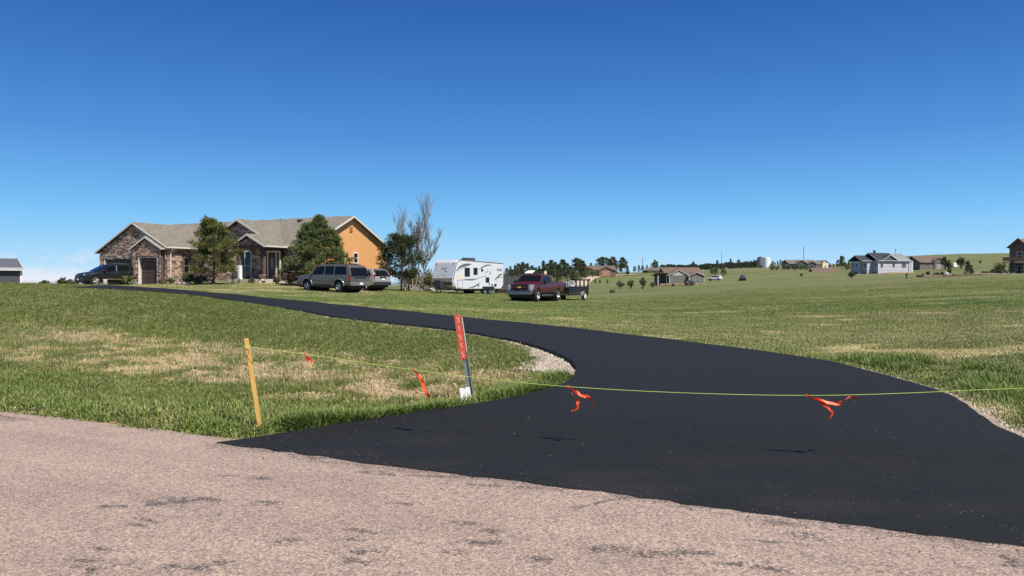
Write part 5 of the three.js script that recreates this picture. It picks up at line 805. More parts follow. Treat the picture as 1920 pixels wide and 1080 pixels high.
// far pines: a few kinds, then copies
const farPine = [201, 202, 203, 204, 205].map((s, i) => pineParts(s, { h: 10, r: [1.8, 1.6, 2.1, 1.35, 2.0][i], base: [0.12, 0.25, 0.2, 0.08, 0.4][i], whorls: 15, per: 5, tufts: 6, needles: 7, len: 0.62, wd: 0.1, clump: 0.55, lift: 0.15, cols: [[.085, .11, .05], [.11, .135, .06], [.14, .155, .07], [.06, .085, .042]], shape: [t => Math.pow(1 - t, 0.7) * 0.95 + 0.05, t => Math.pow(1 - t, 0.55) * (0.6 + 0.8 * t) , t => Math.pow(Math.sin(Math.PI * (0.22 + 0.74 * t)), 0.9), t => Math.pow(1 - t, 0.8) * 0.95 + 0.08, t => Math.sin(Math.PI * (0.3 + 0.66 * t))][i] }));
const farProto = {};
function farTree(kind, px, d, topY, group, label, baseY, wide) {
  const p = at(px, d), need = baseY === undefined ? null : EYE + (HZ - baseY) / F * d; if (need !== null) p[1] = Math.min(p[1], need + 0.4);
  const top = EYE + (HZ - topY) / F * d, h = Math.max(1.2, top - p[1]), s = h / 10, turn = (px * 7.13) % 6.28;
  if (!farProto[kind]) { farProto[kind] = addTree('far_pine', label, 'tree', p, farPine[kind], needleMat, barkMat, group, s, turn); return farProto[kind]; }
  const c = copyOf(farProto[kind], p, turn, label, s); if (wide) c.scale.set(s * wide, s, s * wide); c.userData.group = group; return c;
}
const GW = 'pines of the wood behind the pickup', LW = 'tall pine of the wood behind the pickup and brown houses';
for (const [px, d, ty, k] of [[950, 262, 503, 2], [957, 270, 499, 0], [966, 255, 497, 3], [972, 280, 494, 2], [980, 265, 491, 0], [989, 285, 494, 1], [998, 270, 498, 2], [1005, 290, 501, 3], [1011, 262, 499, 0], [1019, 270, 489, 3], [1027, 285, 494, 2], [1034, 268, 488, 1], [1041, 280, 491, 0], [1048, 262, 495, 2], [1055, 272, 487, 1], [1063, 285, 494, 4], [1069, 268, 500, 2], [1080, 290, 484, 2], [1086, 300, 486, 4], [1092, 285, 489, 1], [1097, 296, 496, 0], [960, 245, 506, 0], [992, 245, 508, 2], [1023, 248, 507, 0], [1045, 250, 508, 3], [1075, 262, 504, 0], [1108, 372, 493, 0], [1124, 375, 484, 2], [1129, 380, 482, 1], [1136, 372, 483, 2], [1143, 378, 485, 0], [1149, 376, 482, 4], [1155, 384, 488, 0], [1167, 390, 483, 4], [1170, 395, 486, 4], [1163, 388, 494, 1], [1176, 384, 497, 0], [1190, 420, 499, 2], [1198, 430, 497, 0], [1205, 425, 498, 2], [1213, 440, 497, 3], [1228, 446, 487, 0], [1232, 450, 490, 3], [1224, 455, 493, 2]]) { farTree(k, px, d, ty, GW, LW, undefined, 1.25); if (px < 1100) farTree((k + 2) % 5, px + 4.3, d + 22, ty + 4 + (px % 5), GW, LW, undefined, 1.3); }
{ const r = mulberry(77), G2 = 'pines of the far tree line', L2 = 'small pine of the dark tree line on the far rise';
  for (let px = 1238; px < 1418; px += 2.3) { const t = (px - 1238) / 180, ty = lerp(499, 491, t) - 3.5 * (fbm(px * 0.11, 3, 3) - 0.4) * 2 + 2 * (r() - 0.5); farTree(Math.floor(r() * 5), px + r() * 2, 500 + r() * 70, ty, G2, L2, undefined, 1.5); }
  for (const [px, ty] of [[1445, 494], [1449, 490], [1453, 492], [1458, 489], [1463, 487], [1467, 488], [1472, 492], [1414, 487], [1419, 489], [1424, 482], [1428, 482], [1410, 491], [1345, 488], [1300, 490], [1370, 485], [1385, 487]]) farTree(Math.floor(r() * 5), px, 500 + r() * 60, ty, G2, L2); 
  const G3 = 'trees on the rise behind the long roof', L3 = 'bushy tree on the rise left of the house under construction'; for (const [px, d, ty, k] of [[1556, 420, 493, 2], [1563, 420, 494, 0], [1571, 400, 487, 2], [1577, 405, 480, 1], [1580, 410, 481, 2], [1585, 400, 492, 0], [1592, 390, 488, 3], [1599, 395, 490, 2], [1588, 360, 496, 2], [1603, 370, 495, 0]]) farTree(k, px, d, ty, G3, L3);
  const G4 = 'far trees past the crest of the lawn', L4 = 'far dark tree showing over the crest of the lawn left of the garage'; for (const [px, ty, d] of [[82, 526, 420], [87, 527, 425], [78, 529, 415], [113, 525, 400], [118, 521, 410], [124, 526, 400], [131, 524, 405], [137, 528, 400], [143, 527, 410], [60, 532, 420]]) farTree(2, px, d, ty, G4, L4);
}
const leafy = (seed, w, h, cols, n = 1400) => shrubParts(seed, w, h, n, Math.max(0.16, h * 0.07), cols);
const BR = [[.10, .14, .03], [.13, .17, .04], [.08, .115, .03]], DK = [[.05, .078, .035], [.065, .095, .04], [.042, .065, .032]], BLU = [[.055, .085, .075], [.07, .10, .09], [.04, .065, .055]];
for (const [px, d, w, h, cols, name, label, kind] of [
  [1163, 215, 3.2, 2.3, SAGE, 'round_tree', 'round grey-green tree, first of three in the meadow below the brown house'], [1183, 212, 2.0, 3.2, BR, 'round_tree', 'slim bright green tree, middle of three in the meadow below the brown house'], [1205, 212, 2.4, 3.1, DK, 'round_tree', 'dark green tree, last of three in the meadow beside the green house'], [1224, 222, 1.8, 1.8, GR, 'round_tree', 'small olive bush at the corner of the covered porch'],
  [1105, 255, 0.9, 1.5, DK, 'young_spruce', 'young dark spruce on the meadow slope, first of a row of four', 1], [1116, 258, 0.9, 1.4, DK, 'young_spruce', 'young dark spruce on the meadow slope, second of a row of four', 1], [1125, 256, 0.9, 1.3, DK, 'young_spruce', 'young dark spruce on the meadow slope, third of a row of four', 1], [1139, 258, 0.9, 1.4, DK, 'young_spruce', 'young dark spruce on the meadow slope, last of a row of four', 1],
  [1080, 268, 3.4, 3.2, BR, 'round_tree', 'bright green tree in front of the wood beside the brown house'], [1112, 322, 4.4, 4.0, BR, 'round_tree', 'bright green tree before the left gable of the brown house'], [1178, 380, 2.2, 2.6, DK, 'round_tree', 'small dark tree on the rise beside the track'],
  [1597, 190, 2.1, 2.0, DK, 'dark_bush', 'dark bush alone in the field before the house under construction'], [1815, 172, 1.8, 2.9, BLU, 'blue_spruce', 'dense blue-green spruce beside the gravel bed', 1], [1822, 170, 1.2, 1.9, BLU, 'blue_spruce', 'smaller spruce touching the dense blue-green one', 1], [1772, 330, 3.2, 6.0, DK, 'round_tree', 'dark oval tree beside the brown roofed house'], [1779, 322, 2.6, 4.5, GR, 'round_tree', 'lighter green tree behind the dark oval one'], [1802, 325, 3.4, 6.2, GR, 'round_tree', 'tall olive tree beside the white box trailer'],
  [1780, 150, 0.9, 1.6, BR, 'round_tree', 'thin young green tree behind the timber bed'], [1875, 178, 2.9, 2.7, BR, 'round_tree', 'bright round tree left of the house with the deck'], [1898, 172, 2.0, 2.9, BLU, 'blue_spruce', 'pale blue spruce at the corner of the deck', 1], [1905, 500, 1, 2, DK, 'dark_bush', 'small dark bush on the far hill'], [1838, 420, 1.4, 2.2, SAGE, 'round_tree', 'small grey-green tree beside the brown hut on the far hill'],
  [1340, 330, 4, 4, BR, 'round_tree', 'pale green tree right of the green house'], [1357, 320, 3, 3, BR, 'round_tree', 'pale green bush beside the white car'], [1448, 372, 4, 3, BR, 'round_tree', 'pale green bush below the water tanks'], [1456, 365, 3, 2.4, SAGE, 'round_tree', 'grey-green bush before the small white house'], [1470, 372, 4.5, 3.4, SAGE, 'round_tree', 'grey-green bush left of the dark grey house'], [1491, 370, 4, 3.2, SAGE, 'round_tree', 'grey-green shrub under the left gable of the dark grey house'], [1502, 372, 3, 2.4, BR, 'round_tree', 'green shrub before the dark grey house'], [1512, 370, 3, 2.2, BR, 'round_tree', 'green shrub below the right gable of the dark grey house'], [1478, 374, 3, 3.6, SAGE, 'round_tree', 'grey-green bush touching the dark grey house'],
  [1862, 182, 1.6, 1.0, DK, 'dark_bush', 'low dark shrub behind the dark retaining wall'], [1882, 182, 1.6, 0.9, DK, 'dark_bush', 'low dark shrub at the end of the dark retaining wall'], [1740, 160, 0.8, 0.7, DK, 'dark_bush', 'small dark bush in the field beside the timber bed'], [1502, 262, 0.9, 1.1, DK, 'dark_bush', 'small dark bush right of the white panel in the field'], [1290, 226, 0.9, 0.7, GR, 'dark_bush', 'small green plant before the green house wall'], [1262, 224, 0.8, 0.8, RUST, 'dark_bush', 'small reddish bush before the green house']])
  addTree(name, label, kind ? 'tree' : (h < 2 ? 'shrub' : 'tree'), at(px, d), kind ? (() => { const s = h / 5, P = pineParts(px, { h: 5, r: w / h * 2.4, base: 0.04, whorls: 12, per: 6, tufts: 6, needles: 6, len: 0.42, wd: 0.07, clump: 0.35, lift: 0.1, cols, shape: t => 1 - t * 0.95 }); P.crown.scale(s, s, s); P.trunk.scale(s, s, s); return P; })() : leafy(px, w, h, cols), leafMat, barkMat);
// ---------- far buildings and things ----------
const brownRoof = roofMat(11, [98, 80, 72], [120, 100, 90]), darkRoof = roofMat(12, [44, 48, 52], [62, 66, 70]), taupeRoof = roofMat(13, [104, 94, 86], [126, 115, 106]);
const dirt = std([0.46, 0.36, 0.25], 0.95);
function site(name, label, px, d, turn, sink = 0, cat = 'house') { const p = at(px, d); p[1] -= sink; return thing(name, label, cat, p, turn); }
const metersPerPx = d => d / F;
{ // green house with hipped gables
  const o = site('green_house', 'grey-green house with brown roof, pale gable panel and covered porch across the meadow', 1275, 238, 0.12), w = siding([0.17, 0.175, 0.145]), pale = siding([0.5, 0.5, 0.42]), trim = std([0.55, 0.54, 0.5]), b = -3;
  o.position.y = EYE + (HZ - 535) / F * 238; o.scale.setScalar(0.92);
  wing(o, { axis: 'x', c: -6, half: 4.6, a0: -4.0, a1: 8.0, y0: b, ridge: 5.9, pitch: 0.52, wall: w, roof: brownRoof, trim, over: 0.5 });
  wing(o, { axis: 'z', c: -1.0, half: 3.0, a0: -6, a1: 1.6, y0: b, ridge: 5.0, pitch: 0.5, wall: w, roof: brownRoof, trim, over: 0.6 });
  wing(o, { axis: 'z', c: 4.6, half: 2.5, a0: -6, a1: 2.6, y0: b, ridge: 4.3, pitch: 0.42, wall: w, roof: brownRoof, trim, over: 0.5 });
  part('gable_panel', prism([[-2.9, 3.35], [2.9, 3.35], [0.9, 4.5], [-0.9, 4.5]], 0.05).translate(-1.0, 0, 1.605), pale, o);
  part('corner_board', span(-4.05, -3.85, b, 3.3, 1.6, 1.66), trim, o); part('corner_board', span(2.05, 2.25, b, 3.0, 2.6, 2.66), trim, o); part('corner_board', span(6.95, 7.12, b, 3.0, 2.6, 2.66), trim, o);
  part('band', span(-4, 2, 3.22, 3.36, 1.6, 1.66), trim, o);
  pane(o, 'z', [4.0, 1.9, 2.62], 0.55, 0.8); pane(o, 'z', [5.5, 1.9, 2.62], 0.55, 0.8);
  part('stone_base', [span(-4.05, 2.0, -1, 0.35, 1.6, 1.72)], std([0.27, 0.18, 0.14], 0.95), o);
  const po = grp('covered_porch', o); part('porch_roof', prism([[-2.2, 3.0], [2.3, 3.9], [2.3, 4.05], [-2.2, 3.15]], 4.2).rotateY(-Math.PI / 2).translate(-4.0, 0, -1.6), brownRoof, po); part('post', box(0.25, 5, 0.25, -7.4, 0.6, 0.4), trim, po); part('post', box(0.25, 5, 0.25, -4.6, 0.6, 0.4), trim, po); part('back_wall', span(-7.6, -4.0, b, 3.0, -3.0, -2.8), w, po); part('porch_floor', span(-7.6, -4.0, -1, 0.1, -2.8, 0.6), std([0.3, 0.2, 0.16]), po);
  const gb = site('stone_garden_edge', 'reddish stone garden edging below the green house wall', 1278, 229, 0.12, 0, 'edging'); gb.position.y = ground(gb.position.x, gb.position.z); const r = mulberry(9); for (let k = 0; k < 22; k++) part('stone', rbox(0.5 + 0.4 * r(), 0.4 + 0.25 * r(), 0.5, -6 + k * 0.55, 0.25 + 0.2 * (k / 22), (r() - .5) * 0.6, 0.12, 1), std([0.22 + 0.14 * r(), 0.16 + 0.09 * r(), 0.12 + 0.06 * r()], 0.95), gb);
}
{ // brown house by the wood
  const o = site('brown_house', 'brown stone house with two front gables below the pines', 1120, 345, 0.05), w = std([0.17, 0.105, 0.08], 0.9), trim = std([0.2, 0.13, 0.1]); o.position.y = EYE + (HZ - 516) / F * 345;
  wing(o, { axis: 'x', c: -5, half: 4.2, a0: -7, a1: 8, y0: -2, ridge: 4.2, pitch: 0.4, wall: w, roof: brownRoof, trim }); wing(o, { axis: 'z', c: -3.8, half: 2.4, a0: -5, a1: 0.5, y0: -2, ridge: 3.5, pitch: 0.48, wall: w, roof: brownRoof, trim }); wing(o, { axis: 'z', c: 3.6, half: 3.0, a0: -5, a1: 1.2, y0: -2, ridge: 3.7, pitch: 0.46, wall: w, roof: brownRoof, trim });
  part('garage_door', span(1.9, 5.2, -0.4, 1.9, 1.2, 1.26), std([0.33, 0.2, 0.13]), o); pane(o, 'z', [-3.8, 1.2, 0.52], 1.6, 1.4); part('side_wall', span(6.7, 8.05, -2, 2.4, -1.0, -0.9), std([0.4, 0.29, 0.19]), o);
}
{ const o = site('tan_house', 'small tan stucco house with low brown roof before the tree line', 1227, 420, -0.25), w = std([0.58, 0.43, 0.29], 0.9); o.position.y = EYE + (HZ - 513.5) / F * 420; wing(o, { axis: 'x', c: -3, half: 3, a0: -3.5, a1: 5.2, y0: -2, ridge: 3.3, pitch: 0.34, wall: w, roof: brownRoof, trim: M.offwhite, over: 0.6 }); part('dark_wing', span(-6, -3.6, -2, 2.0, -4, -0.5), std([0.09, 0.06, 0.05]), o); hipRoof(o, -6, -3.4, -4, -0.5, 2.0, 0.8, brownRoof); pane(o, 'z', [0, 1.0, 0.02], 1.0, 0.8); pane(o, 'z', [3, 1.0, 0.02], 1.0, 0.8); }
// water tanks
for (const [px, d, R, h, c, label] of [[1425.5, 452, 1.75, 5.9, [0.16, 0.165, 0.18], 'grey ribbed steel water tank on the rise beside the white one'], [1437.5, 446, 1.95, 5.9, [0.82, 0.82, 0.82], 'bright white water tank on the rise beside the grey one']]) {
  const o = site('water_tank', label, px, d, 0, 0, 'tank'); o.position.y = EYE + (HZ - 503) / F * d; const m = std(c, 0.5); part('drum', new THREE.CylinderGeometry(R, R, h + 1, 36).translate(0, (h - 1) / 2, 0), m, o); part('lid', new THREE.CylinderGeometry(R * 0.98, R * 1.02, 0.12, 36).translate(0, h + 0.06, 0), m, o); part('hoop', [1.4, 2.9, 4.4].map(y => new THREE.TorusGeometry(R + 0.005, 0.04, 6, 40).rotateX(Math.PI / 2).translate(0, y, 0)), m, o); part('hatch', new THREE.CylinderGeometry(0.3, 0.3, 0.25, 12).translate(0.4, h + 0.2, 0), m, o); }
{ const o = site('white_cottage', 'small white gabled cottage right of the water tanks', 1470, 432, 0.1), w = std([0.5, 0.5, 0.4]); o.position.y = EYE + (HZ - 503) / F * 432; wing(o, { axis: 'z', c: 0, half: 2.5, a0: -5, a1: 0, y0: -2, ridge: 3.0, pitch: 0.45, wall: w, roof: taupeRoof, trim: M.offwhite }); pane(o, 'z', [0, 0.9, 0.02], 1.6, 1.1, { mull: 1 }); part('lean_to', span(-5, -2.4, -2, 1.5, -4, -0.6), w, o); }
{ const o = site('dark_grey_house', 'dark grey house with steep front gables among bushes on the rise', 1507, 400, 0.1), w = siding([0.085, 0.085, 0.095]), trim = std([0.14, 0.135, 0.13]); o.position.y = EYE + (HZ - 507) / F * 400;
  wing(o, { axis: 'x', c: -5, half: 4.2, a0: -7.2, a1: 7.2, y0: -3, ridge: 5.4, pitch: 0.45, wall: w, roof: taupeRoof, trim }); wing(o, { axis: 'z', c: -1.6, half: 3.0, a0: -5, a1: 0.8, y0: -3, ridge: 5.1, pitch: 0.55, wall: w, roof: taupeRoof, trim }); wing(o, { axis: 'z', c: 4.0, half: 2.1, a0: -5, a1: 0.4, y0: -3, ridge: 4.5, pitch: 0.55, wall: w, roof: taupeRoof, trim });
  for (const x of [-3.2, -1.6, 0]) pane(o, 'z', [x, 2.2, 0.82], 0.8, 1.0, { mat: trim }); pane(o, 'z', [4, 1.6, 0.42], 0.7, 1.0, { mat: trim });
  const g = site('beige_outbuilding', 'beige gabled outbuilding attached right of the dark grey house', 1545, 402, 0.35, 0, 'garage'); g.position.y = EYE + (HZ - 503) / F * 402; const c = std([0.62, 0.56, 0.4], 0.9); wing(g, { axis: 'z', c: 0.8, half: 1.75, a0: -6, a1: 0, y0: -3, ridge: 4.1, pitch: 0.5, wall: c, roof: taupeRoof, trim: std([0.5, 0.48, 0.42]), over: 0.3 }); part('door', span(0.4, 1.1, -1, 1.2, 0, 0.06), std([0.06, 0.05, 0.05]), g); part('side_block', span(-4.6, -0.95, -3, 2.6, -4.4, -0.4), std([0.12, 0.10, 0.09]), g); hipRoof(g, -4.6, -0.95, -4.4, -0.4, 2.6, 1.2, taupeRoof, 0.3); }
{ const o = site('long_barn', 'long low barn showing mostly its brown roof in the field', 1547, 330, 0.06, 0, 'barn'), w = std([0.07, 0.05, 0.045]); o.position.y = EYE + (HZ - 514) / F * 330; wing(o, { axis: 'x', c: -2.5, half: 2.4, a0: -4.7, a1: 5.0, y0: -1.5, ridge: 2.6, pitch: 0.75, wall: w, roof: brownRoof, trim: w, over: 0.3 }); }
{ // house under construction
  const o = site('unfinished_house', 'white and blue-grey house with unfinished roof sheathing on raw earth', 1647, 284, 0.25), wht = siding([0.56, 0.555, 0.62]), trim = M.white, b = -4; o.position.y = EYE + (HZ - 515) / F * 284;
  const body = [[0, 13.2, -9.4, 0]];
  part('wall', span(0, 13.2, b, 5.0, -9.4, 0), wht, o); part('bay_wall', span(-2.6, -0.0, b, 4.9, -6.2, -2.6), wht, o); part('bay_wall', span(-4.2, -2.6, b, 4.9, -9.4, -5.0), wht, o);
  gableRoof(o, { axis: 'x', c: -4.7, half: 5.3, a0: -0.6, a1: 8.2, ridge: 7.9, pitch: 0.54, mat: darkRoof, trim }); gableRoof(o, { axis: 'x', c: -6.2, half: 4.0, a0: -5.0, a1: 0.5, ridge: 7.0, pitch: 0.5, mat: darkRoof, trim }); wing(o, { axis: 'z', c: 4.6, half: 3.2, a0: -5, a1: 0.25, y0: 4.8, ridge: 7.1, pitch: 0.58, wall: std([0.10, 0.09, 0.10]), roof: darkRoof, trim, over: 0.5 });
  const raw = std([0.34, 0.37, 0.38], 0.6); part('roof_sheathing', prism([[0, 7.6], [5.3, 4.9], [5.3, 4.8], [0, 7.5]], 5.2).rotateY(-Math.PI / 2).translate(13.6, 0, -4.7), raw, o); part('roof_sheathing', prism([[0, 7.6], [-5.3, 4.9], [-5.3, 4.8], [0, 7.5]], 5.2).rotateY(-Math.PI / 2).translate(13.6, 0, -4.7), raw, o);
  for (let k = 0; k < 8; k++) part('batten', bar([8.4 + k * 0.7, 4.98, 0.55], [8.4 + k * 0.7, 7.66, -4.6], 0.07, 0.07, 4), k % 2 ? std([0.62, 0.62, 0.6]) : std([0.12, 0.13, 0.15]), o); for (let k = 0; k < 7; k++) part('eave_bracing', box(1.1, 0.35, 0.05, 2.4 + k * 1.6, 4.55, 0.04), std([0.4, 0.4, 0.42]), o);
  part('corner_board', span(-0.1, 0.12, b, 4.9, 0, 0.08), trim, o);
  for (const [x, w, h] of [[1.4, 0.9, 1.3], [6.3, 0.9, 1.2], [10.6, 1.7, 1.4]]) pane(o, 'z', [x, 3.4, 0.06], w, h, { mull: w > 1 });
  for (const [z, y] of [[-1.4, 3.4], [-1.4, 0.6]]) pane(o, '-x', [-0.08, y, z], 0.7, 1.2); for (const [z, y] of [[-3.6, 3.3], [-5.2, 3.3], [-3.6, 0.4], [-5.2, 0.4]]) pane(o, '-x', [-2.62, y, z], 0.8, 1.4); for (const [z, y] of [[-6.2, 3.3], [-8, 3.3], [-6.2, 0.4], [-8, 0.4]]) pane(o, '-x', [-4.22, y, z], 0.9, 1.5);
  for (const x of [11.9, 12.5, 13.1]) part('porch_post', box(0.3, 5.0, 0.3, x + 0.9, 2.4, 0.2), trim, o); part('chimney', span(1.8, 2.4, 6.5, 8.8, -5, -4.4), std([0.04, 0.045, 0.05]), o);
  const e = mulberry(31), m = site('earth_bank', 'raw reddish earth heaped along the unfinished house', 1688, 279, 0.25, 0, 'earth heap'); const g = new THREE.SphereGeometry(1, 40, 14, 0, 6.283, 0, 1.57), p = g.attributes.position; for (let i = 0; i < p.count; i++) { const k = 0.75 + 0.5 * fbm(p.getX(i) * 4 + 9, p.getZ(i) * 4, 3); p.setXYZ(i, p.getX(i) * 6.5 * k, p.getY(i) * 0.9 * k - 0.4, p.getZ(i) * 1.6 * k); } g.computeVertexNormals(); part('heap', g, std([0.3, 0.2, 0.14], 0.95), m);
}
{ const o = site('taupe_house', 'taupe house with a wide brown roof on the slope beside the unfinished house', 1745, 345, 0.25), w = std([0.15, 0.125, 0.11]); o.position.y = EYE + (HZ - 503) / F * 345; wing(o, { axis: 'x', c: -4, half: 4.6, a0: -6, a1: 6.5, y0: -3, ridge: 5.3, pitch: 0.55, wall: w, roof: brownRoof, trim: w }); wing(o, { axis: 'z', c: 3.2, half: 2.2, a0: -4, a1: 1.0, y0: -3, ridge: 4.6, pitch: 0.5, wall: w, roof: brownRoof, trim: w }); part('garage_door', span(2.0, 4.4, -1, 1.8, 1.0, 1.06), std([0.3, 0.28, 0.26]), o); pane(o, 'z', [-2.5, 1.4, 0.62], 3.0, 1.0); }
{ // house with a deck at the edge of the picture
  const o = site('deck_house', 'taupe two-storey house with raised timber deck at the field edge', 1896, 186, -0.7), w = siding([0.145, 0.118, 0.10]), trim = std([0.10, 0.075, 0.06]), b = -2; o.position.y = EYE + (HZ - 514) / F * 186;
  wing(o, { axis: 'z', c: 1.4, half: 1.75, a0: -9, a1: 0, y0: b, ridge: 8.3, pitch: 0.95, wall: w, roof: taupeRoof, trim, over: 0.45, rake: 0.7 }); part('wall', span(3.15, 16, b, 5.6, -9, -1.5), w, o); gableRoof(o, { axis: 'x', c: -5.2, half: 4.6, a0: 1.4, a1: 16.5, ridge: 8.3, pitch: 0.62, mat: taupeRoof, trim });
  pane(o, 'z', [1.7, 4.3, 0.02], 1.0, 1.5, { mat: M.white }); pane(o, 'z', [3.4, 4.3, 0.02], 0.8, 1.5, { mat: trim }); pane(o, 'z', [8, 4.3, -1.48], 1.6, 1.6, { mull: 1 }); pane(o, 'z', [2, 1.0, 0.02], 1.4, 1.6, { mull: 1 });
  const dk = grp('deck', o), tb = std([0.15, 0.085, 0.06]); part('deck_floor', span(-1.2, 14, 2.55, 2.85, 0.05, 3.2), std([0.38, 0.25, 0.17]), dk); for (const x of [-1.1, 3.0, 7.2, 11.4]) part('post', box(0.3, 5.0, 0.3, x, 0.15, 3.0), std([0.3, 0.2, 0.15]), dk); part('railing', span(-1.2, 14, 3.0, 3.85, 3.14, 3.2), tb, dk); part('railing', span(-1.2, -1.14, 3.0, 3.85, 0.05, 3.14), tb, dk);
  const wl = site('retaining_wall', 'low dark block wall with pale gravel before it beside the deck house', 1866, 178, 0.0, 0, 'wall'); for (let k = 0; k < 9; k++) part('block', rbox(0.62, 0.55, 0.4, -2.7 + k * 0.64, 0.3, 0, 0.06, 1), std([0.035, 0.03, 0.032], 0.9), wl);
  const r = mulberry(61), gp = site('pale_boulders', 'row of pale stones edging the gravel before the dark block wall', 1862, 172, 0, 0, 'stones'); for (let k = 0; k < 24; k++) part('stone', new THREE.IcosahedronGeometry(0.13 + 0.12 * r(), 0).scale(1.3, 0.7, 1).translate(-5 + k * 0.42, 0.05, (r() - .5) * 0.5), std([0.32 + 0.08 * r(), 0.27, 0.21], 0.95), gp);
}
{ // timber bed with rocks and a pale dome
  const d = 128, o = site('timber_bed', 'long timber-edged earth bed with dark rocks in the field', 1762, d, 0.1, 0, 'garden bed'), tb = std([0.14, 0.08, 0.055], 0.9); o.position.y += 0.02;
  for (let k = 0; k < 4; k++) part('timber', rbox(1.62, 0.34, 0.22, -2.6 + k * 1.66, 0.15, 0.9, 0.03, 1), k < 2 ? std([0.22, 0.17, 0.13], 0.9) : tb, o); part('timber', rbox(1.2, 0.28, 0.22, 3.9, 0.2, 0.3, 0.03, 1), tb, o); part('timber', rbox(0.22, 0.3, 1.6, -3.4, 0.14, 0.1, 0.03, 1), tb, o);
  const g = new THREE.SphereGeometry(1, 24, 8, 0, 6.283, 0, 1.57).scale(3.4, 0.35, 0.9); part('soil', g, std([0.22, 0.115, 0.075], 0.95), o); const r = mulberry(62); for (const [x, s] of [[-2.9, 0.18], [-1.0, 0.26], [-0.5, 0.32], [-0.2, 0.22], [2.2, 0.16], [0.35, 0.36]]) part('rock', new THREE.IcosahedronGeometry(s, 0).scale(1.1, 1.2, 0.9).rotateY(x * 3).rotateZ(x).translate(x, 0.3 + s * 0.5, 0.2), std([0.035, 0.032, 0.032], 0.9), o);
  const dm = thing('pale_dome', 'pale grey dome standing on the timber-edged earth bed', 'ornament', [o.position.x + 0.95, o.position.y + 0.25, o.position.z + 0.1]); part('shell', new THREE.SphereGeometry(0.55, 20, 10, 0, 6.283, 0, 1.57).scale(1, 1.1, 1), std([0.27, 0.285, 0.26], 0.8), dm); part('rim', new THREE.TorusGeometry(0.62, 0.05, 6, 24).rotateX(Math.PI / 2), std([0.3, 0.3, 0.28]), dm);
  const r2 = mulberry(63), e = site('stone_row', 'line of rough brown stones leading right from the timber bed', 1822, 140, 0.0, 0, 'stones'); for (let k = 0; k < 16; k++) part('stone', new THREE.IcosahedronGeometry(0.13 + 0.15 * r2(), 0).scale(1.3, 0.8, 1).translate(-2.6 + k * 0.36, 0.12, (r2() - .5) * 0.6), std([0.16 + 0.08 * r2(), 0.115, 0.085], 0.95), e);
  const pst = site('field_post', 'short dark post with a box on top alone in the field', 1699.5, 118, 0, 0, 'post'); part('post', box(0.12, 0.75, 0.12, 0, 0.3, 0), M.black, pst); part('box', rbox(0.3, 0.2, 0.3, 0.05, 0.72, 0, 0.04), M.black, pst);
}
// shed past the crest on the left
{ const p = at(-26, 88), o = thing('metal_shed', 'dark grey metal shed with white trim behind the crest of the lawn', 'shed', [p[0], EYE + (HZ - 545) / F * 88, p[2]], 0.72), w = std([0.085, 0.085, 0.095], 0.5, { metalness: 0.2 }), rf = std([0.15, 0.15, 0.17], 0.5, { metalness: 0.3 });
  part('wall', span(-9, 3.3, -1.5, 2.35, -6, 0), w, o); for (let k = 0; k < 26; k++) part('rib', span(-9 + k * 0.47, -8.95 + k * 0.47, -1.5, 2.3, 0, 0.03), w, o); part('corner_trim', span(3.2, 3.42, -1.5, 2.4, -0.3, 0.06), M.white, o); gableRoof(o, { axis: 'x', c: -3, half: 3.35, a0: -9.3, a1: 3.5, ridge: 3.65, pitch: 0.38, mat: rf, trim: M.white, f: 0.16 }); part('eave_trim', span(-9.3, 3.5, 2.33, 2.55, 0.42, 0.47), std([0.45, 0.46, 0.5]), o); }
// roofs below the slope behind the caravan
{ const o = site('low_roof_house', 'house below the slope showing only its grey-brown roof behind the caravan drawbar', 795, 112, 0.2), w = std([0.4, 0.25, 0.16]); o.position.y = EYE + (HZ - 546) / F * 112 - 2.4; wing(o, { axis: 'x', c: -2, half: 3.6, a0: -2.2, a1: 4, y0: -2, ridge: 3.5, pitch: 0.4, wall: w, roof: taupeRoof, trim: M.offwhite }); wing(o, { axis: 'z', c: 0.6, half: 1.2, a0: -2, a1: 2.2, y0: -2, ridge: 2.95, pitch: 0.5, wall: std([0.4, 0.3, 0.22]), roof: taupeRoof, trim: M.white, over: 0.25 });
  const q = site('brick_house', 'tan brick house with dark roof below the slope behind the pickup', 958, 108, 0.15), bw = std([0.42, 0.25, 0.16], 0.95); q.position.y = EYE + (HZ - 549) / F * 108; wing(q, { axis: 'x', c: -2.6, half: 2.6, a0: -1.6, a1: 2.2, y0: -2, ridge: 2.3, pitch: 0.55, wall: bw, roof: roofMat(19, [46, 44, 48], [60, 58, 62]), trim: std([0.1, 0.09, 0.09]) }); pane(q, 'z', [0.6, 0.3, 0.02], 0.6, 0.7); }
// poles
{ const pm = std([0.12, 0.10, 0.085], 0.9), G = 'utility poles on the horizon'; for (const [px, d, ty, label] of [[1205, 480, 483, 'thin utility pole rising from the wood left of the tan house'], [1353, 540, 473, 'thin utility pole rising from the middle of the far tree line'], [1507, 440, 463, 'thin utility pole behind the dark grey house'], [1679, 420, 466, 'thin utility pole behind the unfinished house']]) { const p = at(px, d), h = EYE + (HZ - ty) / F * d - p[1], o = thing('utility_pole', label, 'pole', p, 0, G); part('shaft', new THREE.CylinderGeometry(0.13, 0.2, h + 1, 8).translate(0, (h - 1) / 2, 0), pm, o); part('crossarm', box(1.1, 0.1, 0.12, 0, h - 0.5, 0), pm, o); } }
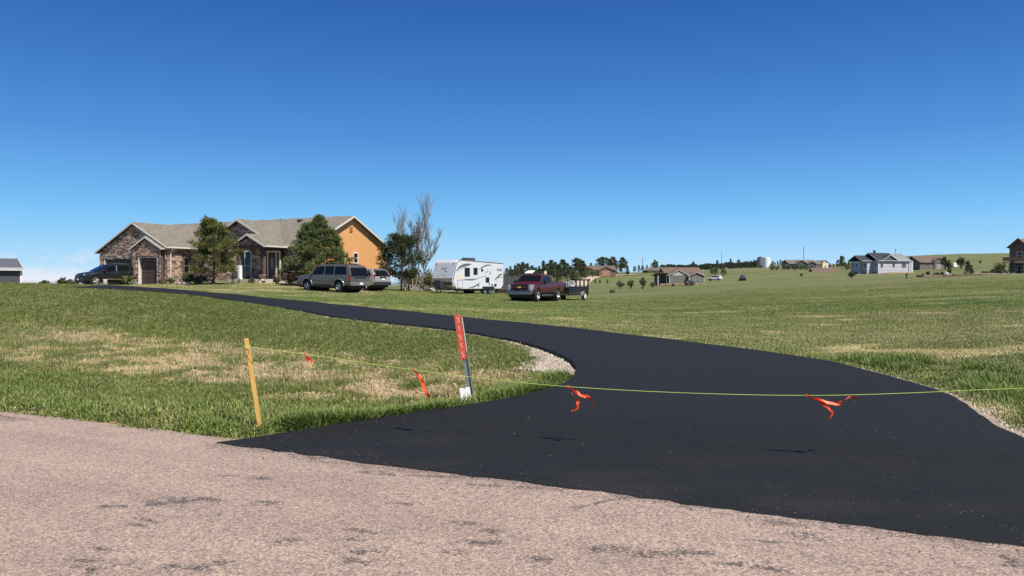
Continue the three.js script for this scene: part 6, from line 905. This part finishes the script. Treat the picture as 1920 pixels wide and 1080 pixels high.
// small far vehicles and things
function farCar(name, label, px, d, turn, col, dims, y) { const [L, W, Hh] = dims, o = thing(name, label, 'car', y ? onGround(px, y) : at(px, d), turn), m = paint(col);
  const c = { wheels: [-L * .3, L * .3], wr: 0.36, arch: 0.42, inner: W * 0.36, tumble: 0.22, top: [[-L / 2, .9], [-L / 2 + .1, 1.1], [-L * .42, Hh * .95], [-L * .1, Hh], [L * .08, Hh * .97], [L * .24, 1.1], [L * .45, .95], [L / 2, .6]], belt: [[-L / 2, .85], [L * .24, 1.02], [L / 2, .5]], hw: [[-L / 2, W * .44], [-L * .42, W / 2], [L * .4, W / 2], [L / 2, W * .4]], low: [[-L / 2, .4], [L / 2, .4]] }, K = bodyKit(c);
  suvCommon(o, K, c, m, [[[-L * .36, 1.1], [-.05, 1.08], [-.05, Hh - .12], [-L * .33, Hh - .14]], [[.05, 1.08], [L * .2, 1.06], [L * .09, Hh - .16], [.05, Hh - .12]]]); part('windscreen', K.deck(L * .1, L * .22, 0, 0, .06, .03), M.glass, o); wheelSet(o, [[-L * .3, W * .43], [-L * .3, -W * .43], [L * .3, W * .43], [L * .3, -W * .43]], .36, .22, [M.darkAlloy, M.alloy], 5); return o; }
farCar('white_suv', 'white car parked right of the green house', 1340, 290, 2.6, [0.75, 0.75, 0.76], [4.7, 1.9, 1.75], 526); farCar('dark_van', 'dark car seen end-on in the meadow right of the white one', 1392, 300, 1.4, [0.025, 0.015, 0.015], [4.4, 1.9, 1.8], 526);
farCar('pale_pickup', 'pale car beside the raw earth of the unfinished house', 1729, 300, 2.9, [0.6, 0.5, 0.48], [4.6, 1.9, 1.6], 503); farCar('olive_cart', 'small dark green buggy before the green house wall', 1293, 226, 0.2, [0.03, 0.04, 0.035], [2.6, 1.4, 1.4]);
{ const p = onGround(1148, 549), o = thing('garden_tractor', 'small black garden tractor left out on the meadow', 'machine', p, 0.3); part('hood', rbox(0.55, 0.35, 0.4, 0.28, 0.42, 0, 0.08), M.black, o); part('seat', [rbox(0.3, 0.1, 0.4, -0.25, 0.46, 0, 0.03), rbox(0.08, 0.3, 0.4, -0.4, 0.6, 0, 0.03)], M.plastic, o); part('deck', rbox(1.1, 0.14, 0.6, 0, 0.24, 0, 0.05), M.black, o); for (const [x, z, R] of [[0.4, 0.26, 0.15], [0.4, -0.26, 0.15], [-0.3, 0.3, 0.22], [-0.3, -0.3, 0.22]]) part('wheel', new THREE.TorusGeometry(R * 0.7, R * 0.3, 8, 16).translate(x, R, z), M.tyre, o); }
{ const o = site('white_sheet', 'long white panel lying tilted on the grass of the field', 1482, 255, 0.12, 0, 'panel'); o.position.y = EYE + (HZ - 527) / F * 255; part('sheet', rbox(5.0, 0.12, 1.4, 0, 0.42, 0, 0.03, 1).rotateX(0.5), M.white, o); part('bearer', box(4.6, 0.3, 0.15, 0, 0.1, -0.3), M.offwhite, o); part('bearer', box(4.6, 0.2, 0.15, 0, 0.02, 0.4), M.offwhite, o);
  const t = site('white_box_trailer', 'white box trailer between the two tall trees on the slope', 1791, 318, 0.3, 0, 'trailer'); t.position.set(...onGround(1791, 502)); part('box', rbox(2.4, 2.0, 3.6, 0, 1.3, -1.5, 0.06), M.white, t); part('chassis', box(2.0, 0.2, 3.4, 0, 0.25, -1.5), M.black, t); for (const s of [-1, 1]) part('wheel', new THREE.TorusGeometry(0.24, 0.1, 8, 16).rotateY(Math.PI / 2).translate(s * 1.0, 0.34, -1.6), M.tyre, t);
  const hut = site('brown_hut', 'small brown hut on the slope of the far hill', 1831, 420, 0.2, 0, 'hut'); hut.position.y = EYE + (HZ - 502) / F * 420; wing(hut, { axis: 'x', c: 0, half: 0.9, a0: -1.6, a1: 1.6, y0: -1, ridge: 1.6, pitch: 0.3, wall: std([0.22, 0.13, 0.08]), roof: brownRoof, trim: std([0.1, 0.07, 0.05]), over: 0.2 }); }
{ // pale dirt track to the brown house
  const pts = [[1075, 545], [1092, 532], [1108, 521.5], [1130, 518.5], [1160, 516.5], [1190, 515]].map(q => { try { return onGround(...q); } catch { return at(q[0], 300); } }), c = spline(pts, 60), w = 2.2;
  structure('dirt_track', gridGeo(4, 60, (u, v) => { const i = Math.round(v * 60), a = c[Math.max(0, i - 1)], b = c[Math.min(60, i + 1)], L = Math.hypot(b.x - a.x, b.z - a.z) || 1, k = (u - .5) * 2 * w, x = c[i].x + (b.z - a.z) / L * k, z = c[i].z - (b.x - a.x) / L * k; return [x, ground(x, z) + 0.25, z]; }), std([0.50, 0.40, 0.29], 0.95, { side: THREE.DoubleSide })); }
// ---------- stake, string, ribbons, address marker ----------
const woodTex = tex(64, 512, (i, j) => { const g = fbm(i * 0.35 + Math.sin(j * 0.01) * 2, j * 0.012, 4), f = hash2(i, j >> 3); const v = 0.84 + 0.26 * (g - 0.5) + 0.08 * (f - 0.5); return [232 * v, 184 * v, 100 * v]; });
const stakeMat = new THREE.MeshStandardMaterial({ map: woodTex, roughness: 0.8 });
function stake(label, base, lean, h) {
  const o = thing('wooden_stake', label, 'stake', base), t = 0.025, g = new THREE.BoxGeometry(2 * t, h, 2 * t, 1, 12, 1).translate(0, h / 2, 0), p = g.attributes.position;
  for (let i = 0; i < p.count; i++) { const y = p.getY(i); if (y < -0.01) { } }
  part('shaft', g, stakeMat, o); const pt = new THREE.ConeGeometry(t * 1.3, 0.2, 4).rotateX(Math.PI).rotateY(Math.PI / 4).translate(0, -0.1, 0); part('point', pt, stakeMat, o);
  for (const y of [h - 0.03, h - 0.13]) part('nail_hole', new THREE.CylinderGeometry(0.004, 0.004, 0.003, 8).rotateX(Math.PI / 2).translate(0.003, y, t + 0.001), M.black, o);
  o.rotation.order = 'ZYX'; o.rotation.set(0, 0.42, lean); return o;
}
const B0 = onGround(488, 806); stake('leaning pale wooden stake holding the green string at the driveway corner', B0, 0.155, 1.04);
const Lp = (px, d, py) => [(px - 960) / F * d, EYE + (HZ - py) / F * d, -d];
const knots = [Lp(464, 8.93, 650.5), Lp(572, 8.76, 664), Lp(776, 8.55, 693.5), Lp(1065, 8.0, 725), Lp(1512, 7.36, 741.5), Lp(1920, 6.87, 728), [5.05, 0.80, -6.62], [5.6, 0.93, -6.42]];
stake('wooden stake at the far end of the green string past the driveway', [5.62, 0, -6.41], -0.02, 1.0);
{ const s = thing('green_string', 'taut yellow-green string stretched across the driveway mouth', 'string'), r = mulberry(3); const c = new THREE.CatmullRomCurve3(knots.map(p => new THREE.Vector3(...p)), false, 'centripetal'); part('line', new THREE.TubeGeometry(c, 160, 0.0027, 5), std([0.46, 0.64, 0.12], 0.6), s); part('knot', new THREE.TorusGeometry(0.032, 0.004, 6, 16).rotateX(Math.PI / 2).translate(knots[0][0] - 0.005, knots[0][1], knots[0][2] - 0.01), std([0.42, 0.60, 0.10], 0.6), s); }
const ribMat = new THREE.MeshPhysicalMaterial({ color: new THREE.Color().setRGB(0.95, 0.115, 0.022), roughness: 0.45, side: THREE.DoubleSide, transmission: 0.25, thickness: 0 });
function ribbon(label, knot, tails) {
  const o = thing('orange_ribbon', label, 'ribbon', knot, 0), d = -knot[2], px0 = 960 + F * knot[0] / d, py0 = HZ + F * (EYE - knot[1]) / d;
  tails.forEach((t, n) => { const pts = t.map((q, i) => new THREE.Vector3((q[0] - px0) / F * d, -(q[1] - py0) / F * d, (q[2] || 0))), c = new THREE.CatmullRomCurve3(pts), N = 40;
    part('tail', gridGeo(N, 2, (u, v) => { const a = c.getPoint(u), tg = c.getTangent(u), tw = 0.5 + 1.15 * Math.sin(u * 7.5 + n * 2.1), side = new THREE.Vector3(-tg.y, tg.x, 0).normalize().multiplyScalar(Math.cos(tw)).add(new THREE.Vector3(0, 0, Math.sin(tw))), w = 0.034 * (0.55 + 0.45 * Math.min(1, u * 5)) * (v - 0.5); return [a.x + side.x * w, a.y + side.y * w, a.z + side.z * w + 0.006 * Math.sin(v * 6 + u * 20)]; }), ribMat, o); });
  part('knot', new THREE.TorusKnotGeometry(0.007, 0.004, 32, 6).translate(0, 0, 0), ribMat, o); return o;
}
ribbon('crumpled orange ribbon on the string nearest the leaning stake', knots[1], [[[571, 663], [577, 669, .02], [584, 676, .03], [586, 676, .0]], [[573, 664], [577, 674, .0], [582, 671, .03], [585, 674, .02]]]);
ribbon('orange ribbon hanging over the grass beside the address marker', knots[2], [[[776, 693], [784, 703, .02], [792, 713, .03], [795, 726, .05], [803, 738, .04], [810, 746, .02]], [[777, 694], [787, 706, .04], [794, 720, .02], [797, 731, .0], [805, 744, .03]]]);
ribbon('red-orange ribbon with two drooping tails where the string reaches the asphalt', knots[3], [[[1065, 725], [1072, 737, .02], [1082, 749, .03], [1083, 757, .04], [1080, 765, .03], [1071, 771, .0]], [[1067, 725], [1079, 734, .0], [1088, 740, .02], [1100, 743, .04], [1110, 751, .03], [1113, 759, .02], [1110, 763, .0]]]);
ribbon('red-orange ribbon blown sideways over the middle of the driveway', knots[4], [[[1512, 741], [1524, 746, .02], [1540, 755, .03], [1553, 766, .04], [1557, 773, .03], [1552, 785, .02]], [[1514, 742], [1533, 749, .02], [1550, 753.5, .04], [1571, 754.5, .05], [1580, 748, .05], [1592, 742, .04], [1604, 749, .02]]]);
ribbon('red-orange ribbon near the stake at the far end of the string', knots[6], [[[2108, 724], [2120, 735, .02], [2135, 745, .03], [2140, 760, .03]], [[2110, 724], [2125, 730, .02], [2150, 735, .02], [2165, 745, .0]]].map(t => t));
{ // address marker: U-channel post, red blade with numerals, white tag
  const b = onGround(884, 752), d = -b[2], o = thing('address_marker', 'leaning steel channel post with red number blade at the driveway edge', 'sign', b), k = d / F;
  const H = 1.06, fl = 0.022; part('channel_post', [span(-0.026, 0.026, -0.2, H, -0.006, 0), span(-0.03, -0.024, -0.2, H, 0, fl), span(0.024, 0.03, -0.2, H, 0, fl), span(-0.038, -0.03, -0.2, H, fl - 0.005, fl), span(0.03, 0.038, -0.2, H, fl - 0.005, fl)], std([0.21, 0.24, 0.23], 0.6, { metalness: 0.3 }), o);
  const bl = part('number_blade', rbox(0.09, 0.60, 0.006, -0.03, 0.88, 0.033, 0.003, 1), std([0.6, 0.085, 0.045], 0.5), o);
  '31515'.split('').forEach((ch, i) => { const c = document.createElement('canvas'); c.width = c.height = 128; const g = c.getContext('2d'); g.clearRect(0, 0, 128, 128); g.fillStyle = '#ecc3b8'; g.font = '120px sans-serif'; g.textAlign = 'center'; g.textBaseline = 'middle'; g.fillText(ch, 64, 70); const t = new THREE.CanvasTexture(c); t.colorSpace = THREE.SRGBColorSpace; part('numeral', new THREE.PlaneGeometry(0.088, 0.1).translate(-0.032, 1.115 - i * 0.116, 0.0385), new THREE.MeshStandardMaterial({ map: t, transparent: true, alphaTest: 0.4, roughness: 0.4 }), bl); });
  part('edge_strip', span(0.022, 0.034, 0.68, 1.14, 0.034, 0.0385), std([0.6, 0.55, 0.53], 0.5), bl);
  o.rotation.order = 'YXZ'; o.rotation.set(0.02, 0.16, 0.142);
  const tg = thing('white_tag', 'white rounded plate tied at the foot of the red number marker', 'tag', Lp(873, d - 0.06, 741)); part('plate', rbox(0.142, 0.205, 0.005, 0, 0, 0, 0.002, 1), M.white, tg); part('slot', box(0.02, 0.008, 0.002, 0.0, 0.09, 0.004), M.black, tg); part('tie', new THREE.TorusGeometry(0.014, 0.003, 6, 14).translate(0, 0.105, 0), M.black, tg); tg.rotation.set(-0.12, 0.15, 0.16);
}
{ // straw and crumbs at the driveway corner
  const r = mulberry(88), p = onGround(655, 788), LV = new Leaves(); for (let k = 0; k < 260; k++) { const a = r() * 6.28, q = Math.sqrt(r()), v = 0.4 + 0.4 * r(); LV.blade([p[0] + Math.cos(a) * q * 0.32, p[1] + 0.02 + 0.03 * r(), p[2] + Math.sin(a) * q * 0.12], nrmz([r() - .5, 0.1 * r(), r() - .5]), 0.12, 0.004, [0, 1, 0], [v, v * 0.82, v * 0.5]); }
  const m = part(numbered('dry_straw'), LV.geo(), leafMat, scene); stuff(m, 'small heap of dry straw at the edge of the asphalt', 'straw');
  const cr = new THREE.InstancedMesh(pebbleGeo, std([0.016, 0.016, 0.017], 0.9), 900), o = new THREE.Object3D(); let n = 0;
  for (let k = 0; k < 900; k++) { const u = r(), a = LS[0], b = RSp[0], off = -Math.pow(r(), 5) * 0.6, x = lerp(a.x, b.x, u) + off * RS, z = lerp(a.z, b.z, u) - off * RC, s = 0.0015 + 0.0045 * r() * r(); o.position.set(x, 0.018 + s * 0.3, z); o.rotation.set(r() * 6, r() * 6, r() * 6); o.scale.set(s * 1.4, s, s * 1.2); o.updateMatrix(); cr.setMatrixAt(n++, o.matrix); }
  cr.name = numbered('asphalt_crumbs'); cr.castShadow = cr.receiveShadow = true; stuff(cr, 'loose asphalt crumbs along the ragged end of the driveway', 'crumbs'); scene.add(cr);
}
renderer.render(scene, camera);
